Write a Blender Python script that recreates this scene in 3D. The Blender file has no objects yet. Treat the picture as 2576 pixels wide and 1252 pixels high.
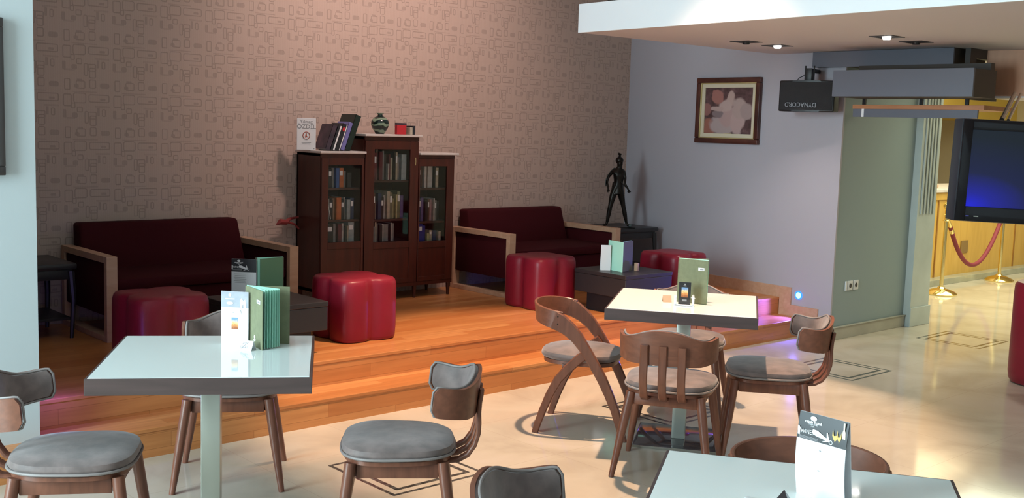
import bpy, bmesh, math, random
from mathutils import Vector, Matrix, noise
random.seed(7)
PI = math.pi
sc = bpy.context.scene
C = sc.collection

# ------------------------------------------------------------------ camera
TH, PITCH, ROLL, FPX, HC = math.radians(42.3), 0.1118, 0.0319, 2713.0, 1.6413
F0 = Vector((0, math.cos(PITCH), -math.sin(PITCH)))
R0 = Vector((1, 0, 0)); U0 = Vector((0, math.sin(PITCH), math.cos(PITCH)))
R1 = R0 * math.cos(ROLL) + U0 * math.sin(ROLL)
U1 = -R0 * math.sin(ROLL) + U0 * math.cos(ROLL)
YAW = Matrix.Rotation(-TH, 3, 'Z')
Rv, Uv, Fv = YAW @ R1, YAW @ U1, YAW @ F0
cam = bpy.data.cameras.new('camera'); cam_ob = bpy.data.objects.new('camera', cam); C.objects.link(cam_ob)
cam_ob.matrix_world = Matrix(((Rv.x, Uv.x, -Fv.x, 0), (Rv.y, Uv.y, -Fv.y, 0), (Rv.z, Uv.z, -Fv.z, HC), (0, 0, 0, 1)))
cam.sensor_width = 36; cam.lens = FPX / 2576 * 36; cam.clip_start = 0.05; cam.clip_end = 100
sc.camera = cam_ob

# ------------------------------------------------------------------ world, lights, exposure
sc.view_settings.view_transform = 'Standard'; sc.view_settings.look = 'None'
sc.view_settings.exposure = 0.0; sc.view_settings.gamma = 1; sc.view_settings.use_curve_mapping = False
w = bpy.data.worlds.new('world'); sc.world = w; w.use_nodes = True
w.node_tree.nodes['Background'].inputs[0].default_value = (0.78, 0.93, 1.0, 1)
w.node_tree.nodes['Background'].inputs[1].default_value = 0.6

def light(kind, name, loc, power, col, target=None, **kw):
    l = bpy.data.lights.new(name, kind); l.energy = power; l.color = col
    for k, v in kw.items(): setattr(l, k, v)
    o = bpy.data.objects.new(name, l); C.objects.link(o); o.location = loc
    if target is not None:
        o.rotation_euler = (Vector(target) - Vector(loc)).to_track_quat('-Z', 'Y').to_euler()
    return o
COOL = (0.72, 0.93, 1.0)
# daylight through the big window opening on the left and behind the camera
light('AREA', 'window_daylight', (-3.12, 3.6, 2.15), 520, COOL, (6.0, 2.6, 0.9), shape='RECTANGLE', size=2.0, size_y=3.4)
# warm downlights in the high ceiling
light('SPOT', 'ceiling_spot_light', (4.42, 3.96, 4.45), 1250, (1.0, 0.66, 0.44), (4.58, 4.2, 0), spot_size=math.radians(54), spot_blend=0.4, shadow_soft_size=0.05)
light('SPOT', 'wall_spot_light', (4.7, 4.9, 4.5), 440, (1.0, 0.74, 0.66), (5.0, 7.0, 2.75), spot_size=math.radians(74), spot_blend=1.0, shadow_soft_size=0.15)
# lamps of the reception hall
light('AREA', 'hall_ceiling_light', (11.8, 4.0, 2.85), 250, (0.98, 1.0, 0.74), (11.8, 4.0, 0), shape='RECTANGLE', size=4.0, size_y=4.0)
light('AREA', 'hall_back_light', (13.2, 7.4, 2.85), 60, (1.0, 0.86, 0.5), (13.2, 7.4, 0), shape='RECTANGLE', size=3.0, size_y=2.0)

# ------------------------------------------------------------------ materials
def new_mat(name):
    m = bpy.data.materials.new(name); m.use_nodes = True
    nt = m.node_tree; return m, nt, nt.nodes['Principled BSDF']
def setin(b, **kw):
    names = dict(col='Base Color', rough='Roughness', metal='Metallic', spec='Specular IOR Level', coat='Coat Weight', coatr='Coat Roughness',
                 sheen='Sheen Weight', trans='Transmission Weight', ior='IOR', alpha='Alpha', emis='Emission Color', estr='Emission Strength')
    for k, v in kw.items():
        i = b.inputs[names[k]]
        if isinstance(v, tuple) and len(v) == 3: v = v + (1,)
        i.default_value = v
def lerp(a, b, t): return tuple(a[i] * (1 - t) + b[i] * t for i in range(3))
def mat(name, col, rough=0.5, var=0.0, scale=8.0, bump=0.0, bscale=60.0, col2=None, stretch=(1, 1, 1), **kw):
    """flat or softly mottled procedural surface"""
    m, nt, b = new_mat(name); setin(b, col=col, rough=rough, **kw)
    L = nt.links.new
    if var or col2:
        tc = nt.nodes.new('ShaderNodeTexCoord'); mp = nt.nodes.new('ShaderNodeMapping'); mp.inputs['Scale'].default_value = stretch
        L(tc.outputs['Object'], mp.inputs[0])
        n = nt.nodes.new('ShaderNodeTexNoise'); n.inputs['Scale'].default_value = scale; n.inputs['Detail'].default_value = 5
        L(mp.outputs[0], n.inputs['Vector'])
        r = nt.nodes.new('ShaderNodeValToRGB')
        c2 = col2 or tuple(max(0, c * (1 - var)) for c in col)
        r.color_ramp.elements[0].color = c2 + (1,); r.color_ramp.elements[0].position = 0.35
        r.color_ramp.elements[1].color = tuple(col) + (1,); r.color_ramp.elements[1].position = 0.68
        L(n.outputs[0], r.inputs[0]); L(r.outputs[0], b.inputs['Base Color'])
    if bump:
        tc = nt.nodes.new('ShaderNodeTexCoord')
        n = nt.nodes.new('ShaderNodeTexNoise'); n.inputs['Scale'].default_value = bscale; n.inputs['Detail'].default_value = 3
        L(tc.outputs['Object'], n.inputs['Vector'])
        bp = nt.nodes.new('ShaderNodeBump'); bp.inputs['Strength'].default_value = bump; bp.inputs['Distance'].default_value = 0.01
        L(n.outputs[0], bp.inputs['Height']); L(bp.outputs[0], b.inputs['Normal'])
    return m

class G:
    """tiny math-node helper"""
    def __init__(s, nt): s.nt = nt; s.L = nt.links.new
    def m(s, op, a, b=None, c=None):
        n = s.nt.nodes.new('ShaderNodeMath'); n.operation = op
        for i, v in enumerate((a, b, c)):
            if v is None: continue
            if isinstance(v, (int, float)): n.inputs[i].default_value = v
            else: s.L(v, n.inputs[i])
        return n.outputs[0]
    def rect(s, x, y, cx, cy, hx, hy, r=0.0, sx=1.0, sy=1.0):
        """signed distance to a rounded box, x and y scaled to metres"""
        dx = s.m('SUBTRACT', s.m('ABSOLUTE', s.m('MULTIPLY', s.m('SUBTRACT', x, cx), sx)), hx * sx - r)
        dy = s.m('SUBTRACT', s.m('ABSOLUTE', s.m('MULTIPLY', s.m('SUBTRACT', y, cy), sy)), hy * sy - r)
        ax = s.m('MAXIMUM', dx, 0); ay = s.m('MAXIMUM', dy, 0)
        o = s.m('SQRT', s.m('ADD', s.m('MULTIPLY', ax, ax), s.m('MULTIPLY', ay, ay)))
        i = s.m('MINIMUM', s.m('MAXIMUM', dx, dy), 0)
        return s.m('SUBTRACT', s.m('ADD', o, i), r)
    def line(s, d, wd, soft):
        """1 on the outline of distance d"""
        a = s.m('ABSOLUTE', d)
        t = s.m('DIVIDE', s.m('SUBTRACT', wd + soft, a), soft)
        return s.m('MINIMUM', s.m('MAXIMUM', t, 0), 1)
    def fill(s, d, soft):
        t = s.m('DIVIDE', s.m('SUBTRACT', soft, d), soft)
        return s.m('MINIMUM', s.m('MAXIMUM', t, 0), 1)
    def mx(s, l):
        r = l[0]
        for q in l[1:]: r = s.m('MAXIMUM', r, q)
        return r

def ramp(nt, fac, stops):
    r = nt.nodes.new('ShaderNodeValToRGB'); e = r.color_ramp.elements
    while len(e) < len(stops): e.new(0.5)
    for i, (p, c) in enumerate(stops): e[i].position = p; e[i].color = tuple(c) + (1,)
    nt.links.new(fac, r.inputs[0]); return r.outputs[0]
def mixc(nt, fac, a, b):
    n = nt.nodes.new('ShaderNodeMix'); n.data_type = 'RGBA'
    for i, v in ((0, fac), (6, a), (7, b)):
        if isinstance(v, (int, float)): n.inputs[i].default_value = v
        elif isinstance(v, tuple): n.inputs[i].default_value = v + (1,)
        else: nt.links.new(v, n.inputs[i])
    return n.outputs[2]

def wallpaper():
    m, nt, b = new_mat('embossed_wallpaper'); g = G(nt); L = nt.links.new
    tc = nt.nodes.new('ShaderNodeTexCoord'); sp = nt.nodes.new('ShaderNodeSeparateXYZ'); L(tc.outputs['Object'], sp.inputs[0])
    PU, PV = 0.3235, 0.306
    u = g.m('SUBTRACT', g.m('FRACT', g.m('DIVIDE', g.m('SUBTRACT', sp.outputs[0], 5.21 - PU * 20.35), PU)), 0.35)
    v = g.m('SUBTRACT', g.m('FRACT', g.m('DIVIDE', g.m('SUBTRACT', sp.outputs[2], 2.355 - PV * 10.6), PV)), 0.6)
    # u in -.35...65 (period), v in -.6...4 ; square ring centred on 0,0
    def q(cx, cy, hx, hy, r=0.006): return g.rect(u, v, cx, cy, hx, hy, r, PU, PV)
    rings = [q(0, 0, .12, .10, .013), q(.385, 0, .2, .075, .01), q(.26, .30 - .0, .06, .085, .009), q(-.24, -.05, .075, .12, .008),
             q(-.13, -.16, .035, .05), q(0.0, -.24, .05, .05), q(.25, -.36, .075, .07), q(.48, -.30, .03, .07), q(.02, .28, .085, .075, .008), q(-.24, .28, .05, .11), q(.13, -.40, .03, .12)]
    rings.append(q(.26, -.47, .06, .10, .009))
    line = g.mx([g.line(d, .0022, .0016) for d in rings])
    hl = g.mx([g.line(q(.1, .13, .24, .004, .0), .001, .0015), g.line(q(.45, -.17, .14, .01, .0), .001, .0015), g.line(q(-.2, -.42, .1, .01, 0), .001, .0015)])
    blobs = [q(.46, -.02, .05, .02, .003), q(.50, .27, .09, .05, .012), q(-.06, .25, .04, .03, .006), q(-.30, -.33, .03, .08, .004), q(.0, .38, .05, .02, .004), q(-.1, -.36, .05, .05, .01), q(.37, -.28, .02, .08, .003)]
    blob = g.mx([g.fill(d, .002) for d in blobs])
    st = g.m('GREATER_THAN', g.m('FRACT', g.m('MULTIPLY', u, 22.0)), 0.5)
    pat = g.m('MAXIMUM', line, g.m('MAXIMUM', g.m('MULTIPLY', blob, .85), g.m('MULTIPLY', hl, .6)))
    n = nt.nodes.new('ShaderNodeTexNoise'); n.inputs['Scale'].default_value = 260; L(tc.outputs['Object'], n.inputs['Vector'])
    pat2 = g.m('ADD', g.m('MULTIPLY', pat, .55), g.m('ADD', g.m('MULTIPLY', st, .07), g.m('MULTIPLY', n.outputs[0], .16)))
    c = mixc(nt, pat2, (.50, .375, .32), (.30, .225, .19))
    L(c, b.inputs['Base Color']); setin(b, rough=.55, spec=.3)
    bp = nt.nodes.new('ShaderNodeBump'); bp.inputs['Strength'].default_value = .5; bp.inputs['Distance'].default_value = .004; bp.invert = True
    L(pat2, bp.inputs['Height']); L(bp.outputs[0], b.inputs['Normal'])
    return m

def marble():
    m, nt, b = new_mat('polished_marble_tiles'); g = G(nt); L = nt.links.new
    tc = nt.nodes.new('ShaderNodeTexCoord'); sp = nt.nodes.new('ShaderNodeSeparateXYZ'); L(tc.outputs['Object'], sp.inputs[0])
    X, Y = sp.outputs[0], sp.outputs[1]
    n = nt.nodes.new('ShaderNodeTexNoise'); n.inputs['Scale'].default_value = 1.7; n.inputs['Detail'].default_value = 9; n.inputs['Distortion'].default_value = 1.2; L(tc.outputs['Object'], n.inputs['Vector'])
    base = ramp(nt, n.outputs[0], [(.3, (.46, .405, .32)), (.55, (.57, .51, .41)), (.75, (.61, .55, .465))])
    P = .645
    ju = g.m('ABSOLUTE', g.m('SUBTRACT', g.m('FRACT', g.m('DIVIDE', g.m('SUBTRACT', X, 3.785 - P * 20.5), P)), .5))
    jv = g.m('ABSOLUTE', g.m('SUBTRACT', g.m('FRACT', g.m('DIVIDE', g.m('SUBTRACT', Y, 4.42 - P * 20.5), P)), .5))
    j = g.m('MAXIMUM', g.m('LESS_THAN', ju, .0022), g.m('LESS_THAN', jv, .0022))
    base = mixc(nt, g.m('MULTIPLY', j, .45), base, (.34, .28, .22))
    # black diamond inlays repeated along the step
    PU = 1.92
    xx = g.m('SUBTRACT', g.m('FRACT', g.m('DIVIDE', g.m('SUBTRACT', X, 3.03 - PU * 10.5), PU)), .5)
    d = g.rect(xx, Y, 0, 4.03, .262 / PU, .262, 0, PU, 1)
    d2 = g.rect(xx, Y, 0, 4.03, .205 / PU, .205, 0, PU, 1)
    ink = g.m('MAXIMUM', g.line(d, .0095, .001), g.line(d2, .012, .001))
    n2 = nt.nodes.new('ShaderNodeTexNoise'); n2.inputs['Scale'].default_value = 30; L(tc.outputs['Object'], n2.inputs['Vector'])
    black = ramp(nt, n2.outputs[0], [(.4, (.03, .03, .028)), (.75, (.16, .15, .13))])
    base = mixc(nt, ink, base, black)
    L(base, b.inputs['Base Color']); setin(b, rough=.09, spec=.5)
    n3 = nt.nodes.new('ShaderNodeTexNoise'); n3.inputs['Scale'].default_value = 2.2; L(tc.outputs['Object'], n3.inputs['Vector'])
    bp = nt.nodes.new('ShaderNodeBump'); bp.inputs['Strength'].default_value = .05; bp.inputs['Distance'].default_value = .01
    L(n3.outputs[0], bp.inputs['Height']); L(bp.outputs[0], b.inputs['Normal'])
    return m

def planks(name, c1, c2, c3, pl=.9, pw=.075, rough=.3, axis='XY', grain=(1.2, 18, 18)):
    m, nt, b = new_mat(name); L = nt.links.new
    tc = nt.nodes.new('ShaderNodeTexCoord'); sp = nt.nodes.new('ShaderNodeSeparateXYZ'); L(tc.outputs['Object'], sp.inputs[0])
    g = G(nt)
    cb = nt.nodes.new('ShaderNodeCombineXYZ'); L(sp.outputs[0], cb.inputs[0])
    L(g.m('ADD', sp.outputs[1], sp.outputs[2]), cb.inputs[1])
    br = nt.nodes.new('ShaderNodeTexBrick'); L(cb.outputs[0], br.inputs['Vector'])
    br.inputs['Scale'].default_value = 1; br.inputs['Brick Width'].default_value = pl; br.inputs['Row Height'].default_value = pw
    br.inputs['Mortar Size'].default_value = .0009; br.inputs['Mortar Smooth'].default_value = .3
    br.inputs['Color1'].default_value = c1 + (1,); br.inputs['Color2'].default_value = c2 + (1,); br.inputs['Mortar'].default_value = lerp(c2, (0, 0, 0), .45) + (1,)
    mp = nt.nodes.new('ShaderNodeMapping'); mp.inputs['Scale'].default_value = grain; L(tc.outputs['Object'], mp.inputs[0])
    n = nt.nodes.new('ShaderNodeTexNoise'); n.inputs['Scale'].default_value = 2.2; n.inputs['Detail'].default_value = 6; L(mp.outputs[0], n.inputs['Vector'])
    f = ramp(nt, n.outputs[0], [(.35, (0, 0, 0)), (.75, (1, 1, 1))])
    mm = g.m('MULTIPLY', f, .45)
    L(mixc(nt, mm, br.outputs[0], c3), b.inputs['Base Color'])
    setin(b, rough=rough, spec=.4); return m

def wood(name, c1, c2, rough=.4, scale=3.0, stretch=(1, 1, 9), **kw):
    m, nt, b = new_mat(name); L = nt.links.new
    tc = nt.nodes.new('ShaderNodeTexCoord'); mp = nt.nodes.new('ShaderNodeMapping'); mp.inputs['Scale'].default_value = stretch; L(tc.outputs['Object'], mp.inputs[0])
    n = nt.nodes.new('ShaderNodeTexNoise'); n.inputs['Scale'].default_value = scale; n.inputs['Detail'].default_value = 7; n.inputs['Distortion'].default_value = .6; L(mp.outputs[0], n.inputs['Vector'])
    L(ramp(nt, n.outputs[0], [(.3, c2), (.7, c1)]), b.inputs['Base Color']); setin(b, rough=rough, **kw); return m

M = dict(
    wallpaper=wallpaper(), marble=marble(),
    violet=mat('grey_violet_paint', (.43, .41, .455), .6, bump=.03, bscale=90),
    white=mat('white_paint', (.80, .82, .84), .55, bump=.02, bscale=80),
    pale=mat('pale_blue_paint', (.53, .60, .62), .6, bump=.03, bscale=70),
    soffit=mat('off_white_ceiling_paint', (.64, .60, .60), .7),
    greywall=mat('grey_green_paint', (.27, .345, .355), .5, bump=.03, bscale=80),
    stage=planks('orange_parquet', (.62, .27, .095), (.50, .18, .055), (.34, .105, .03)),
    basestone=mat('beige_skirting_stone', (.46, .44, .36), .25, var=.2, scale=3),
    walnut=wood('walnut', (.205, .076, .044), (.13, .047, .028), .34, 4, (9, 9, 1)),
    walnut2=wood('walnut_band', (.215, .080, .046), (.15, .055, .032), .36, 4, (2, 9, 9)),
    bookwood=wood('mahogany', (.072, .013, .007), (.040, .007, .004), .35, 3, (8, 8, 1)),
    beech=wood('beech', (.58, .36, .24), (.50, .29, .18), .45, 3, (1, 8, 8)),
    suede=mat('grey_brown_suede', (.215, .160, .148), .6, var=.48, scale=13, sheen=.4, bump=.08, bscale=40),
    piping=mat('suede_piping', (.24, .21, .20), .5),
    leather=mat('red_leather', (.23, .010, .026), .38, spec=.35, var=.15, scale=5, bump=.06, bscale=140),
    maroon=mat('maroon_upholstery', (.045, .0035, .006), .85, spec=.15, bump=.1, bscale=200),
    glass_top=mat('back_painted_glass', (.86, .96, .94), .06, spec=.4, coat=.3, coatr=.02),
    apron=wood('dark_brown_edge', (.085, .055, .052), (.06, .040, .038), .4, 3, (1, 1, 9)),
    chrome=mat('brushed_chrome', (.62, .64, .62), .16, metal=1.0),
    steel=mat('satin_steel', (.50, .53, .47), .30, metal=.45),
    black_steel=mat('mirror_black_base', (.06, .06, .068), .08, spec=.8),
    ebony=mat('black_brown_laminate', (.022, .019, .020), .38),
    black=mat('black_plastic', (.008, .008, .010), .45),
    gloss_black=mat('gloss_black_plastic', (.006, .006, .009), .12, spec=.35),
    tv_side=mat('tv_side_grey', (.018, .024, .034), .45),
    marble_top=mat('white_marble_top', (.62, .56, .53), .3, var=.12, scale=12),
    bronze=mat('dark_bronze', (.018, .014, .011), .33, metal=.65, var=.4, scale=30),
    brass=mat('polished_brass', (.85, .68, .30), .12, metal=1.0),
    rope=mat('burgundy_velvet_rope', (.20, .02, .035), .7),
    counter=wood('golden_oak_veneer', (.62, .38, .09), (.52, .30, .06), .35, 2, (6, 6, 1)),
    greystone=mat('grey_plinth_stone', (.38, .38, .30), .25, var=.2, scale=5),
    cream=mat('cream_wall', (.72, .64, .48), .7), yellow=mat('yellow_wall', (.80, .58, .13), .7),
    bulk=mat('grey_lacquer', (.13, .14, .175), .45, bump=.02), bulkdark=mat('dark_brown_side', (.045, .036, .030), .5),
    boxwood=mat('terracotta_veneer', (.60, .33, .21), .5, var=.1, scale=3, stretch=(8, 8, 1)),
    orangewood=wood('orange_veneer', (.50, .22, .10), (.42, .17, .07), .45, 3, (9, 1, 9)),
    ribbed=mat('pale_marble_casing', (.50, .56, .54), .2, var=.12, scale=4),
    paper=mat('white_paper', (.80, .80, .82), .6), page=mat('mint_paper', (.42, .78, .62), .6), olive=mat('olive_linen_cover', (.20, .215, .12), .75, var=.15, scale=40, bump=.1, bscale=300),
    darkolive=mat('dark_olive_cover', (.12, .13, .085), .75, bump=.1, bscale=300),
    ink=mat('grey_ink', (.30, .30, .31), .6), blackpaper=mat('black_print', (.016, .017, .020), .35), whiteink=mat('white_ink', (.85, .85, .87), .5),
    tan=mat('tan_card', (.50, .31, .20), .6), acrylic=None, lamp_hole=mat('dark_lamp_recess', (.03, .028, .028), .5),
    plastic=mat('white_plastic', (.70, .72, .72), .35), gold=mat('old_gilt', (.55, .45, .22), .4, metal=.5),
    passepartout=mat('cream_mount', (.62, .56, .42), .7), mahog=wood('frame_mahogany', (.10, .03, .02), (.04, .012, .01), .3, 6, (1, 1, 1)),
    pic_dark=mat('dark_wooden_frame', (.05, .045, .045), .4), glassblack=mat('dark_print', (.03, .03, .035), .2),
)
def glassmat():
    m, nt, b = new_mat('clear_glass'); setin(b, col=(.9, .95, .95), rough=.02)
    tr = nt.nodes.new('ShaderNodeBsdfTransparent'); gl = nt.nodes.new('ShaderNodeBsdfGlossy'); gl.inputs['Roughness'].default_value = .03
    fr = nt.nodes.new('ShaderNodeFresnel'); fr.inputs[0].default_value = 1.28
    mx = nt.nodes.new('ShaderNodeMixShader'); nt.links.new(fr.outputs[0], mx.inputs[0]); nt.links.new(tr.outputs[0], mx.inputs[1]); nt.links.new(gl.outputs[0], mx.inputs[2])
    nt.links.new(mx.outputs[0], nt.nodes['Material Output'].inputs[0]); return m
M['acrylic'] = glassmat()
def emat(name, col, s):
    m, nt, b = new_mat(name); setin(b, col=(0, 0, 0), emis=col, estr=s); return m
M['bulb'] = emat('lamp_glow', (1.0, .95, .88), 14); M['blue_led'] = emat('blue_led_glow', (.02, .18, 1.0), 2.5); M['blue_core'] = emat('cyan_led_core', (.30, .80, 1.0), 2.6)

# ------------------------------------------------------------------ mesh helpers
def box(bm, cx, cy, cz, sx, sy, sz, bev=0.0, rot=None, seg=2, piv=None):
    r = bmesh.ops.create_cube(bm, size=1.0); vs = r['verts']
    for v in vs: v.co = Vector((v.co.x * sx, v.co.y * sy, v.co.z * sz))
    if bev:
        es = list({e for v in vs for e in v.link_edges})
        rb = bmesh.ops.bevel(bm, geom=es, offset=bev, segments=seg, profile=.5, affect='EDGES')
        vs = list({v for f in rb['faces'] for v in f.verts} | {v for v in vs if v.is_valid})
    for v in vs:
        if rot is not None: v.co = rot @ v.co
        v.co += Vector((cx, cy, cz))
    return vs
def bx(bm, x0, x1, y0, y1, z0, z1, bev=0.0): return box(bm, (x0 + x1) / 2, (y0 + y1) / 2, (z0 + z1) / 2, abs(x1 - x0), abs(y1 - y0), abs(z1 - z0), bev)
def ring_faces(bm, rings, closed=False, caps=True):
    n = len(rings[0]); k = len(rings)
    for i in range(k if closed else k - 1):
        a, b_ = rings[i], rings[(i + 1) % k]
        for j in range(n): bm.faces.new((a[j], a[(j + 1) % n], b_[(j + 1) % n], b_[j]))
    if caps and not closed:
        bm.faces.new(list(reversed(rings[0]))); bm.faces.new(rings[-1])
def tube(bm, pts, r, n=10, closed=False):
    pts = [Vector(p) for p in pts]; rs = r if isinstance(r, (list, tuple)) else [r] * len(pts)
    rings = []; up = None; N = len(pts)
    for i, p in enumerate(pts):
        if closed: t = (pts[(i + 1) % N] - pts[i - 1]).normalized()
        else: t = (pts[min(i + 1, N - 1)] - pts[max(i - 1, 0)]).normalized()
        if up is None: up = Vector((0, 0, 1)) if abs(t.z) < .9 else Vector((1, 0, 0))
        s = t.cross(up).normalized(); up = s.cross(t).normalized()
        rings.append([bm.verts.new(p + (s * math.cos(a) + up * math.sin(a)) * rs[i]) for a in [2 * PI * k / n for k in range(n)]])
    ring_faces(bm, rings, closed)
def strip(bm, pts, side, wd, th, closed=False):
    """flat bent strip: centreline pts, width along 'side' (vector or list), thickness across"""
    pts = [Vector(p) for p in pts]; N = len(pts); rings = []
    for i, p in enumerate(pts):
        if closed: t = (pts[(i + 1) % N] - pts[i - 1]).normalized()
        else: t = (pts[min(i + 1, N - 1)] - pts[max(i - 1, 0)]).normalized()
        s = Vector(side[i] if isinstance(side, list) else side); s = (s - t * s.dot(t)).normalized(); nn = t.cross(s).normalized()
        W = wd[i] if isinstance(wd, list) else wd; T = th[i] if isinstance(th, list) else th
        b_ = min(T, W) * .25
        cs = [(-W / 2 + b_, -T / 2), (W / 2 - b_, -T / 2), (W / 2, -T / 2 + b_), (W / 2, T / 2 - b_), (W / 2 - b_, T / 2), (-W / 2 + b_, T / 2), (-W / 2, T / 2 - b_), (-W / 2, -T / 2 + b_)]
        rings.append([bm.verts.new(p + s * a + nn * c) for a, c in cs])
    ring_faces(bm, rings, closed)
def lathe(bm, prof, n=32, cx=0, cy=0):
    rings = [[bm.verts.new((cx + r * math.cos(2 * PI * k / n), cy + r * math.sin(2 * PI * k / n), z)) for k in range(n)] for r, z in prof]
    ring_faces(bm, rings)
def prism(bm, poly, z0, z1):
    a = [bm.verts.new((x, y, z0)) for x, y in poly]; b_ = [bm.verts.new((x, y, z1)) for x, y in poly]
    ring_faces(bm, [a, b_])
def obj(name, bm, m=None, parent=None, smooth=True, loc=None, ang=38):
    bmesh.ops.recalc_face_normals(bm, faces=bm.faces)
    me = bpy.data.meshes.new(name); bm.to_mesh(me); bm.free()
    if m: me.materials.append(m)
    if smooth:
        for p in me.polygons: p.use_smooth = True
        me.set_sharp_from_angle(angle=math.radians(ang))
    o = bpy.data.objects.new(name, me); C.objects.link(o)
    if parent: o.parent = parent
    if loc: o.location = loc
    return o
def NB(): return bmesh.new()
def tag(o, label, cat, group=None):
    o['label'] = label; o['category'] = cat
    if group: o['group'] = group
    return o
def thing(name, label, cat, loc=(0, 0, 0), rotz=0.0, group=None):
    o = bpy.data.objects.new(name, None); C.objects.link(o); o.empty_display_size = .1
    o.location = loc; o.rotation_euler = (0, 0, rotz); return tag(o, label, cat, group)
def struct(name, bm, m, label=None, **k):
    o = obj(name, bm, m, **k); o['kind'] = 'structure'
    if label: o['label'] = label
    return o
def dup(root, loc, rotz, label, group=None):
    r = root.copy(); C.objects.link(r); r.location = loc; r.rotation_euler = (0, 0, rotz); r['label'] = label
    if group: r['group'] = group
    for ch in root.children:
        c = ch.copy(); C.objects.link(c); c.parent = r
        for g_ in ch.children:
            d = g_.copy(); C.objects.link(d); d.parent = c
    return r
def lettering(name, s, size, loc, xdir, ydir, m, parent=None, align='CENTER', ext=.0004, bold=0.0, sx=1.0):
    """text turned into a thin mesh; xdir/ydir are the reading and up directions"""
    cu = bpy.data.curves.new(name, 'FONT'); cu.body = s; cu.size = size; cu.align_x = align; cu.align_y = 'CENTER'; cu.extrude = ext; cu.offset = bold
    cu.resolution_u = 3
    t = bpy.data.objects.new(name, cu); C.objects.link(t); bpy.context.view_layer.update()
    me = bpy.data.meshes.new_from_object(t.evaluated_get(bpy.context.evaluated_depsgraph_get()))
    C.objects.unlink(t); bpy.data.objects.remove(t)
    me.materials.clear(); me.materials.append(m)
    x = Vector(xdir).normalized(); y = Vector(ydir).normalized(); z = x.cross(y)
    mt = Matrix(((x.x * sx, y.x, z.x, loc[0]), (x.y * sx, y.y, z.y, loc[1]), (x.z * sx, y.z, z.z, loc[2]), (0, 0, 0, 1)))
    me.transform(mt)
    o = bpy.data.objects.new(name, me); C.objects.link(o)
    if parent: o.parent = parent
    return o
def quad_panel(bm, o, x, y, w_, h_, t=.001):
    """thin rectangle centred at o, spanned by unit x (w_) and y (h_)"""
    x = Vector(x).normalized(); y = Vector(y).normalized(); n = x.cross(y); o = Vector(o)
    a = [bm.verts.new(o + x * sx * w_ / 2 + y * sy * h_ / 2 - n * t / 2) for sx, sy in ((-1, -1), (1, -1), (1, 1), (-1, 1))]
    b_ = [bm.verts.new(v.co + n * t) for v in a]
    ring_faces(bm, [a, b_])

# ------------------------------------------------------------------ the room
S1, S2 = .145, .29           # step heights
V0, V1, VW = 4.91, 5.165, 7.05   # riser planes, wallpaper wall
ZS = 2.325                   # soffit
bm = NB(); bx(bm, -3.2, 18, -3.2, 9.6, -.12, 0); struct('floor', bm, M['marble'], smooth=False)
bm = NB(); bx(bm, -1, 7.86, V0, VW, 0, S1 - .02); bx(bm, -1, 7.86, V0 - .004, VW, S1 - .02, S1, .003)
bx(bm, -1, 7.86, V1, VW, S1, S2 - .02); bx(bm, -1, 7.86, V1 - .004, VW, S2 - .02, S2, .003)
struct('stage_platform', bm, M['stage'], 'orange parquet platform with two low steps below the patterned wall', smooth=False)
bm = NB(); bx(bm, -1.2, 8.2, VW, VW + .15, 0, 4.6); struct('wall_back', bm, M['wallpaper'], smooth=False)
bm = NB(); prism(bm, [(7.765, 4.66), (7.88, VW + .02), (7.96, VW + .02), (7.785, 4.66)], 0, 4.6); struct('wall_right', bm, M['violet'], smooth=False)
bm = NB(); bx(bm, 7.786, 9.0, 4.664, 4.9, 0, 2.9); struct('wall_passage', bm, M['greywall'], smooth=False)
bm = NB(); bx(bm, 7.786, 8.96, 4.64, 4.665, 0, .10, .003); bx(bm, 7.786, 8.96, 4.63, 4.66, .10, .106, .002); struct('baseboard_passage', bm, M['basestone'], smooth=False)
bm = NB(); bx(bm, 8.97, 9.3, 4.60, 4.95, .0, 2.9)
for i in range(5): bx(bm, 9.015 + i * .055, 9.04 + i * .055, 4.588, 4.60, 1.0, 2.6, .004)
bx(bm, 8.955, 9.315, 4.585, 4.6, 0, .17, .004)
struct('trim_1', bm, M['ribbed'], smooth=False)
# wooden skirting that follows the steps on the violet wall
bm = NB()
P = [(6.98, .29), (6.98, .385), (5.045, .385), (5.045, .24), (4.775, .24), (4.775, .145), (5.16, .145), (5.16, .29)]
def uv_(v): return 7.765 + (v - 4.66) / 2.39 * .115
a = [bm.verts.new((uv_(y) - .014, y, z)) for y, z in P]; b_ = [bm.verts.new((uv_(y) + .01, y, z)) for y, z in P]
ring_faces(bm, [a, b_]); struct('trim_2', bm, M['beech'], smooth=False)
# pale wall end on the left, in front of the platform
bm = NB(); bx(bm, -3.2, 1.667, 5.02, 5.4, 0, 4.6); struct('wall_left', bm, M['pale'], smooth=False)
bm = NB(); bx(bm, -1.15, -1.0, 5.4, VW, 0, 4.6); struct('wall_alcove', bm, M['wallpaper'], smooth=False)
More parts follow.
